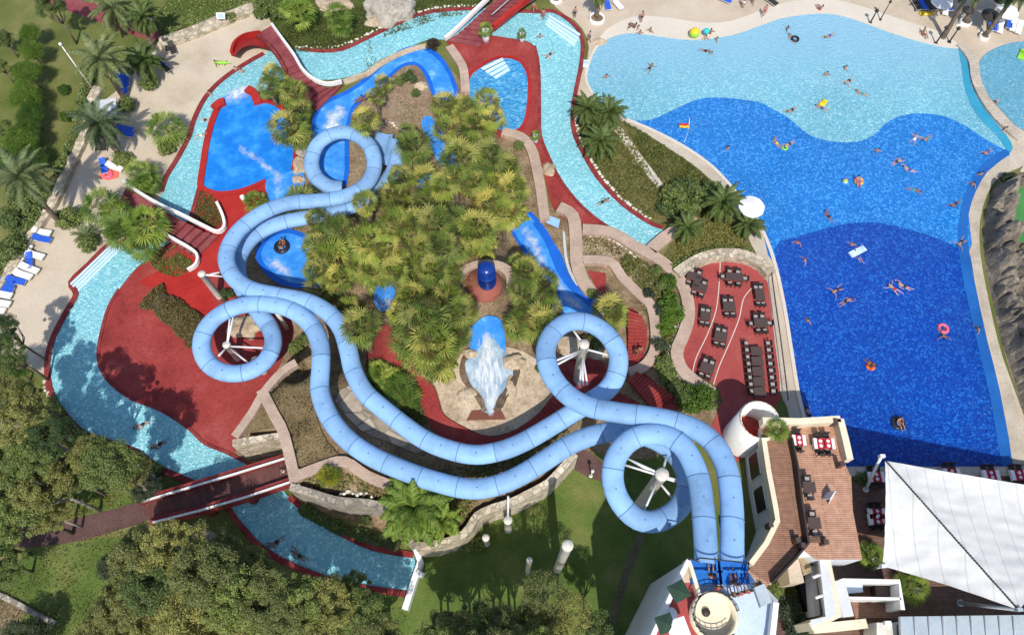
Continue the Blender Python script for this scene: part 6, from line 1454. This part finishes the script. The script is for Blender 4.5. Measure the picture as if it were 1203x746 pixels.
# crocodile float
o = empty('crocodile_float', P(262,75,.2), R(160)); tag(o, 'green inflatable crocodile carried at the river kerb', 'inflatable'); bm = bmesh.new()
pr = None
for x, r, z in ((-.9,.03,.1),(-.6,.1,.12),(-.2,.2,.15),(.25,.22,.17),(.5,.15,.18),(.75,.12,.16),(1.0,.09,.14),(1.1,.02,.14)):
    row = [bm.verts.new((x, math.cos(2*math.pi*k/10)*r+.25*math.sin(x*1.6), z+math.sin(2*math.pi*k/10)*r*.7)) for k in range(10)]
    if pr:
        for k in range(10): bm.faces.new((pr[k], pr[(k+1)%10], row[(k+1)%10], row[k])).smooth = True
    pr = row
link('body', mesh('body', bm, m_grn), o)
for sx, sy in ((-.3,1),(-.3,-1),(.35,1),(.35,-1)):
    bm = bmesh.new(); cyl(bm, (sx, sy*.1+.25*math.sin(sx*1.6), .12), (sx+.08, sy*.38+.25*math.sin(sx*1.6), .06), .07, .05, 8); link('leg', mesh('leg', bm, m_grn), o)
# lifeguard flag
o = empty('flag', P(803,150,WL)); tag(o, 'red and yellow flag floating on a line in the wave pool', 'flag'); bm = bmesh.new()
for k, mt in ((0,0),(1,1)):
    prv = None
    for i in range(9):
        x = -.55+1.1*i/8; zz = .3+.05*math.sin(i*1.1); row = [bm.verts.new((x, .32-.32*k, zz)), bm.verts.new((x, -.32*k, zz+.02))]
        if prv: bm.faces.new((prv[0], prv[1], row[1], row[0])).material_index = mt
        prv = row
link('cloth', mesh('cloth', bm, [m_redv, m_yel]), o); bm = bmesh.new(); cyl(bm, (.56,-.5,-.3), (.56,.6,.9), .03, .03, 8); link('staff', mesh('staff', bm, m_white), o)
bm = bmesh.new(); q0 = P(808,160,.1)-P(803,150,WL); cyl(bm, (.56,-.4,0), P(804,167,.1)-P(803,150,WL), .02, .02, 5); link('line', mesh('line', bm, m_white), o)
# ================================================================== furniture
m_wpl = PLAIN('white_plastic', (.78,.77,.74), .4)
def lounger_proto(mt, nm):
    o = empty('sun_lounger'); bm = bmesh.new()
    for s in (-1, 1): box(bm, s*.31-.03, s*.31+.03, -.95, .95, .26, .32)
    box(bm, -.31, .31, -.95, -.89, .26, .32); box(bm, -.31, .31, .89, .95, .26, .32); link('frame', mesh('frame', bm, m_wpl), o)
    bm = bmesh.new(); box(bm, -.33, .33, -.95, .3, .325, .42); link('mattress', mesh('mattress', bm, mt), o)
    bm = bmesh.new(); box(bm, -.33, .33, 0, .7, 0, .09, 0, Matrix.Translation((0,.31,.335)) @ Matrix.Rotation(R(28), 4, 'X')); link('backrest', mesh('backrest', bm, mt), o)
    for sx, sy in ((-1,-1),(1,-1),(-1,1),(1,1)):
        bm = bmesh.new(); cyl(bm, (sx*.3, sy*.8, 0), (sx*.3, sy*.8, .27), .03, .03, 8); link('leg', mesh('leg', bm, m_wpl), o)
    return o
LP = {'white': lounger_proto(m_wpl, 'w'), 'blue': lounger_proto(m_blue, 'b'), 'dark': lounger_proto(m_dark, 'd')}
used = set()
LG = [(52,275,'white',80),(52,283,'blue',78),(30,291,'white',70),(25,298,'white',72),(20,305,'white',68),(20,311,'white',68),(13,318,'white',80),(37,309,'blue',15),(10,334,'blue',80),(8,341,'blue',78),(6,348,'white',80),(4,358,'white',80),(44,302,'white',74),(38,318,'white',70),(30,325,'white',72),(22,332,'blue',76),(-2,366,'white',80),
 (144,95,'blue',30),(150,98,'blue',10),(147,106,'blue',25),(149,154,'blue',75),(150,160,'blue',80),(118,172,'dark',10),(124,172,'dark',8),(198,57,'dark',20),(204,60,'dark',25),(188,77,'blue',60),(194,82,'dark',50),(124,198,'blue',20),(137,199,'white',70),
 (1075,8,'dark',12),(1082,8,'blue',10),(1089,9,'dark',12),(1096,8,'dark',14),(1104,10,'dark',10),(1114,9,'blue',-20),(1109,14,'white',-18),(1163,32,'blue',-15),(1168,33,'blue',-18),(1173,35,'white',-20),(1184,30,'blue',-22),(1188,33,'white',-24),(1195,36,'white',-25),(850,2,'blue',60),(725,8,'white',30),(713,8,'blue',8),(905,4,'dark',40),(846,-2,'dark',50),(660,-4,'white',10)]
it = []
for i, (x, y, k, rz) in enumerate(LG):
    o = LP[k] if k not in used else copy_tree(LP[k]); used.add(k)
    q = P(x, y, 0); o.location = (q.x, q.y, .03); o.rotation_euler = (0,0,R(rz)); tag(o, None, 'sun lounger', 'sun loungers on the sand and promenade'); it.append((o, x, y, k+' sun lounger'))
single_out(it, 'lounger')
def parasol(label, px, py, r, m, z=2.3, n=8):
    q = P(px, py, z); o = empty('parasol', (q.x, q.y, .03)); tag(o, label, 'parasol', 'round parasols'); bm = bmesh.new(); t = bm.verts.new((0,0,z+.45)); ring = []; lo = []
    for k in range(n*2):
        a = 2*math.pi*k/(n*2); rr = r*(1 if k % 2 == 0 else .96); ring.append(bm.verts.new((rr*math.cos(a), rr*math.sin(a), z-(.0 if k % 2 == 0 else -.03)))); lo.append(bm.verts.new((rr*math.cos(a), rr*math.sin(a), z-.15)))
    for k in range(n*2): bm.faces.new((t, ring[k], ring[(k+1)%(n*2)])); bm.faces.new((ring[k], lo[k], lo[(k+1)%(n*2)], ring[(k+1)%(n*2)]))
    link('canopy', mesh('canopy', bm, m), o); bm = bmesh.new(); cyl(bm, (0,0,0), (0,0,z+.5), .04, .04, 8); link('pole', mesh('pole', bm, m_steel), o)
    bm = bmesh.new(); lathe(bm, [(.35,0),(.35,.1),(.01,.12)], 14); link('base', mesh('base', bm, m_conc), o)
parasol('white octagonal parasol at the pool edge of the wedge garden', 883, 243, 1.35, m_cloth); parasol('white parasol beside a black one in the top corner', 1184, 14, 1.3, m_cloth); parasol('black parasol nearest the white one in the top corner', 1164, 18, 1.05, m_dark); parasol('dark parasol at the very top corner above white one', 1178, -2, 1.2, m_dark); parasol('white parasol over dark loungers at the top promenade', 1107, 2, 1.3, m_cloth); parasol('dark cantilever parasol folded at the promenade palms', 1138, 12, .7, m_dark)
# white canvas canopy on the deck
parasol_sq('faded white square canopy behind a date palm on the sandy deck', (121,128), 1.35, 2.2, .2, m_greyw)
# ring planters with palms / poles at the promenade
def ring_planter(label, px, py, r):
    q = P(px, py, 0); o = empty('ring_planter', (q.x, q.y, .03)); tag(o, label, 'planter'); bm = bmesh.new(); lathe(bm, [(r,0),(r,.45),(r*.82,.45),(r*.82,.2),(.01,.2)], 24); link('wall', mesh('wall', bm, m_white), o)
    bm = bmesh.new(); lathe(bm, [(r*.81,.24),(.01,.26)], 20); link('soil', mesh('soil', bm, m_soil), o)
ring_planter('white oval planter ring with a palm, above the wave pool corner', 701, 24, .95); ring_planter('white planter ring cut by the top edge above the river bend', 653, 1, .8); ring_planter('pale planter ring around a post near the promenade palms', 1133, 28, .7); ring_planter('pale planter ring beside loungers at the side pool', 1155, 45, .6)
date_palm('tall palm rising from the white oval planter, crown at the top edge', (701,24), (703,-6), .6, DDAT, 0, 'tall promenade palms')
date_palm('tall thin palm by the pool corner, crown beyond the top edge', (1108,45), (1142,-16), .9, DDAT, 1, 'tall promenade palms')
date_palm('tall thin palm in a ring planter, crown beyond the top edge', (1132,28), (1160,-22), .9, DDAT, 0, 'tall promenade palms')
date_palm('tall thin palm beside the side pool, crown at the top edge', (1156,44), (1196,-10), .9, DDAT, 1, 'tall promenade palms')
def post(label, base, h, r=.07, m=m_dark, name='lamp_post'):
    b = P(*base, 0); o = empty(name, b); tag(o, label, 'post'); bm = bmesh.new(); cyl(bm, (0,0,0), (0,0,h), r, r*.7, 8); link('pole', mesh('pole', bm, m), o); bm = bmesh.new(); lathe(bm, [(r*2.4,0),(r*2.4,.08),(r,.1)], 10); link('base', mesh('base', bm, m), o)
    bm = bmesh.new(); lathe(bm, [(.01,h),(r*2.6,h+.05),(r*1.6,h+.28),(.01,h+.3)], 10); link('lamp', mesh('lamp', bm, m_white if m is m_white else m), o)
post('thin dark post at the wave pool rim below the yellow board', (1099,52), 2.4, .1); post('dark post standing on the promenade beside the pool corner', (1115,50), 2.0, .1); post('thin leaning-looking shower post at the promenade', (1034,24), 2.6); post('dark post at the rim where the pool starts to widen', (1022,28), 1.8, .1); post('tall white lamp post in the hedge of the sandy deck', (111,108), 7.0, .08, m_white); post('small white path lamp on the lawn by the brown path patch', (694,559), 1.6, .07, m_white)
m_greyp = PLAIN("sign_panel_blue_grey", (.35,.45,.55), .5)
# info signs on the bank
for (x, y, lb) in ((264,26,'small white framed information sign on the rubble wall'),(179,29,'small tilted white information sign near the maroon path')):
    o = empty('info_sign', P(x, y+4, 0)); tag(o, lb, 'sign'); bm = bmesh.new(); box(bm, -.5, .5, -.03, .03, -.36, .36, 0, Matrix.Translation((0,0,1.4)) @ Matrix.Rotation(R(-40), 4, 'X')); link('board', mesh('board', bm, m_white), o)
    bm = bmesh.new(); box(bm, -.4, .4, -.05, -.035, -.26, .26, 0, Matrix.Translation((0,0,1.4)) @ Matrix.Rotation(R(-40), 4, 'X')); link('panel', mesh('panel', bm, m_greyp), o)
    for s in (-1, 1): bm = bmesh.new(); cyl(bm, (s*.4, .05, 0), (s*.4, .05, 1.2), .03, .03, 6); link('leg', mesh('leg', bm, m_grey), o)
# towel
bm = bmesh.new(); q = [P(a, b, .05) for a, b in ((118,203),(128,197),(140,200),(139,209),(126,212),(117,209))]; bm.faces.new([bm.verts.new(v) for v in q]); bmesh.ops.triangulate(bm, faces=bm.faces)
ex = bmesh.ops.extrude_face_region(bm, geom=bm.faces[:]); [setattr(v, 'co', v.co+Vector((0,0,.03))) for v in ex['geom'] if isinstance(v, bmesh.types.BMVert)]
tag(link('beach_towel', mesh('beach_towel', bm, TOY('coral_towel', (.75,.16,.10)))), 'coral pink towel spread on the sand under the pink ring', 'towel')
# ------------------------------------------------------------------ dining furniture
bm = bmesh.new(); box(bm, -.24, .24, -.24, .22, .42, .48)
for sx in (-1, 1):
    for sy in (-1, 1): box(bm, sx*.22-.025, sx*.22+.025, sy*.2-.025, sy*.2+.025, 0, .42)
    box(bm, sx*.24-.03, sx*.24+.03, -.22, .22, .62, .67); box(bm, sx*.24-.02, sx*.24+.02, .16, .20, .48, .62, 1)
box(bm, -.25, .25, -.28, -.22, .48, .9); box(bm, -.2, .2, -.16, .2, .481, .53, 1)
CH = mesh('chair', bm, [m_dark, PLAIN('pale_seat_pad', (.36,.33,.31), .7)])
bm = bmesh.new(); box(bm, -.24, .24, -.24, .22, .42, .48)
for sx in (-1, 1):
    for sy in (-1, 1): box(bm, sx*.22-.025, sx*.22+.025, sy*.2-.025, sy*.2+.025, 0, .42)
box(bm, -.25, .25, -.28, -.22, .48, .95)
CHD = mesh('chair', bm, m_dark)
def chair(wp, rz, label, group, z, me):
    o = link('dining_chair', me, None, (wp.x, wp.y, z)); o.rotation_euler = (0,0,rz); tag(o, label, 'chair', group)
def table(px, py, L, W, rz, z, label, mt=m_tabletop, n=2, ends=False, cl='dark wicker chair at the ', cm=None, cloth=None, sides=(1,-1), group=None):
    q = P(px, py, z+.75); o = empty('dining_table', (q.x, q.y, z), R(rz)); tag(o, label, 'table')
    bm = bmesh.new(); box(bm, -L/2, L/2, -W/2, W/2, .70, .75); link('tabletop', mesh('tabletop', bm, mt), o)
    for sx in (-1, 1):
        for sy in (-1, 1): bm = bmesh.new(); box(bm, sx*(L/2-.08)-.03, sx*(L/2-.08)+.03, sy*(W/2-.08)-.03, sy*(W/2-.08)+.03, 0, .70); link('leg', mesh('leg', bm, m_dark), o)
    M_ = Matrix.Rotation(R(rz), 4, 'Z')
    key = cloth or label
    if cloth:
        bm = bmesh.new(); box(bm, -L/2-.05, L/2+.05, -W/2-.05, W/2+.05, .755, .775); box(bm, -L/2-.07, -L/2-.05, -W/2-.07, W/2+.07, .45, .775); box(bm, L/2+.05, L/2+.07, -W/2-.07, W/2+.07, .45, .775)
        t = link('tablecloth', mesh('tablecloth', bm, m_cloth), None, (q.x, q.y, z)); t.rotation_euler = (0,0,R(rz)); tag(t, 'red runner cloth on ' + cloth, 'tablecloth')
        bm = bmesh.new(); box(bm, -L*.30, L*.30, -W/2-.06, W/2+.06, .776, .79); c = link('runner', mesh('runner', bm, m_redc), t)
        for sx in (-1, 1):
            bm = bmesh.new(); lathe(bm, [(.01,.80),(.13,.805),(.15,.82),(.13,.79)], 14, 0, (0, sx*W*.25)); link('plate', mesh('plate', bm, m_white), t)
    for s in sides:
        for k in range(n):
            p = M_ @ Vector((-L/2+L*(k+.5)/n, s*(W/2+.28), 0)); chair(q+p, R(rz)+(math.pi if s > 0 else 0), cl+key, group or 'dining chairs', z, cm or CH)
    if ends:
        for s in (-1, 1): chair(q+M_ @ Vector((s*(L/2+.3), 0, 0)), R(rz)+(math.pi/2 if s > 0 else -math.pi/2), cl+key, group or 'dining chairs', z, cm or CH)
for args in [(816,325,1.5,.9,-20,'table at the upper corner, upper of two pushed together'),(822,337,1.5,.9,-20,'table at the upper corner, lower of two pushed together'),(863,325,1.7,.85,-6,'table touching the curved stone wall'),(893,346,.9,1.3,0,'narrow table at the upper end of railing'),(857,360,1.2,1.0,0,'square table in the terrace middle, above another'),(829,371,1.0,.9,-10,'small table near the tan wall'),(847,395,1.2,1.0,-14,'square table in the terrace middle, below another'),(894,379,1.3,1.0,2,'brownish table at the railing middle'),(831,432,1.3,1.0,-22,'square table nearest the terrace foot')]:
    table(*args[:5], .06, args[5], n=2, ends=len(args[5]) % 3 == 0, sides=(1,-1))
for k, (x, y) in enumerate(((889,412),(890,424),(891,436),(892,448),(893,460))):
    table(x, y, 1.1, .9, 90 if False else 3, .06, f'long black dining table, {("first","second","third","fourth","fifth")[k]} piece from the brownish table', n=2, sides=(), ends=False)
for s in (-1, 1):
    for k in range(8):
        q = P(887.5+s*13.2+k*.9, 406+k*8.0, .06); chair(q, -s*math.pi/2*-1 if False else (math.pi/2 if s > 0 else -math.pi/2), 'dark wicker chair along the long black dining table', 'chairs along the long dining table', .06, CH)
for x, y, rz, lb in ((939,517,88,'the deck table beside a potted palm'),(964,521,88,'the left deck table of a pair at the parapet corner'),(973,521,88,'the right deck table of a pair at the parapet corner')):
    table(x, y, .95, .8, rz-90, DZ, 'table under '+lb.replace('the ', 'red runner, ', 1) if False else 'cloth covered table, '+lb.replace('the ', '', 1), n=1, cloth=lb, cm=CHD, sides=(1,-1), cl='black chair at ', group='chairs on the orange deck')
for x, y, lb in ((951,572,'dark bare table on the orange deck, upper one'),(957,614,'dark bare table on the orange deck, lower one')):
    table(x, y, 1.0, .9, 0, DZ, lb, n=1, ends=False, cl='black chair at the ', group='chairs on the orange deck')
for x, y, lb in ((1031,603,'the dark patio table at the sail edge, upper half'),(1031,610,'the dark patio table at the sail edge, lower half'),(1030,560,'the patio table under the sail mast'),(1119,556,'the patio table at the pool wall, first from the mast'),(1165,558,'the patio table at the pool wall, second from the mast'),(1198,558,'the patio table at the pool wall, third from the mast')):
    table(x, y, 1.3, .8, 0, .62, 'cloth covered table, '+lb.replace('the ', '', 1), n=2, cloth=lb, cm=CHD, cl='black chair at ', group='chairs on the patio')
# white menu stand on the deck
o = empty('menu_stand', P(972,585,DZ)); tag(o, 'white folding sign stand casting a shadow on orange deck', 'sign stand')
for s, nm in ((1,'front_panel'),(-1,'back_panel')):
    bm = bmesh.new(); box(bm, -.4, .4, -.02, .02, 0, 1.2, 0, Matrix.Translation((0, s*.3, 0)) @ Matrix.Rotation(R(s*14), 4, 'X')); link(nm, mesh(nm, bm, m_white), o)
o.rotation_euler = (0,0,R(50))
# deck pots
pot('white pot with a palm beside the sail corner', (1024,660), .6, False); pot('white pot with palm at the orange deck edge', (1072,694), .6, False)
for o in list(bpy.data.objects):
    if o.name.startswith('plant_pot'): pass
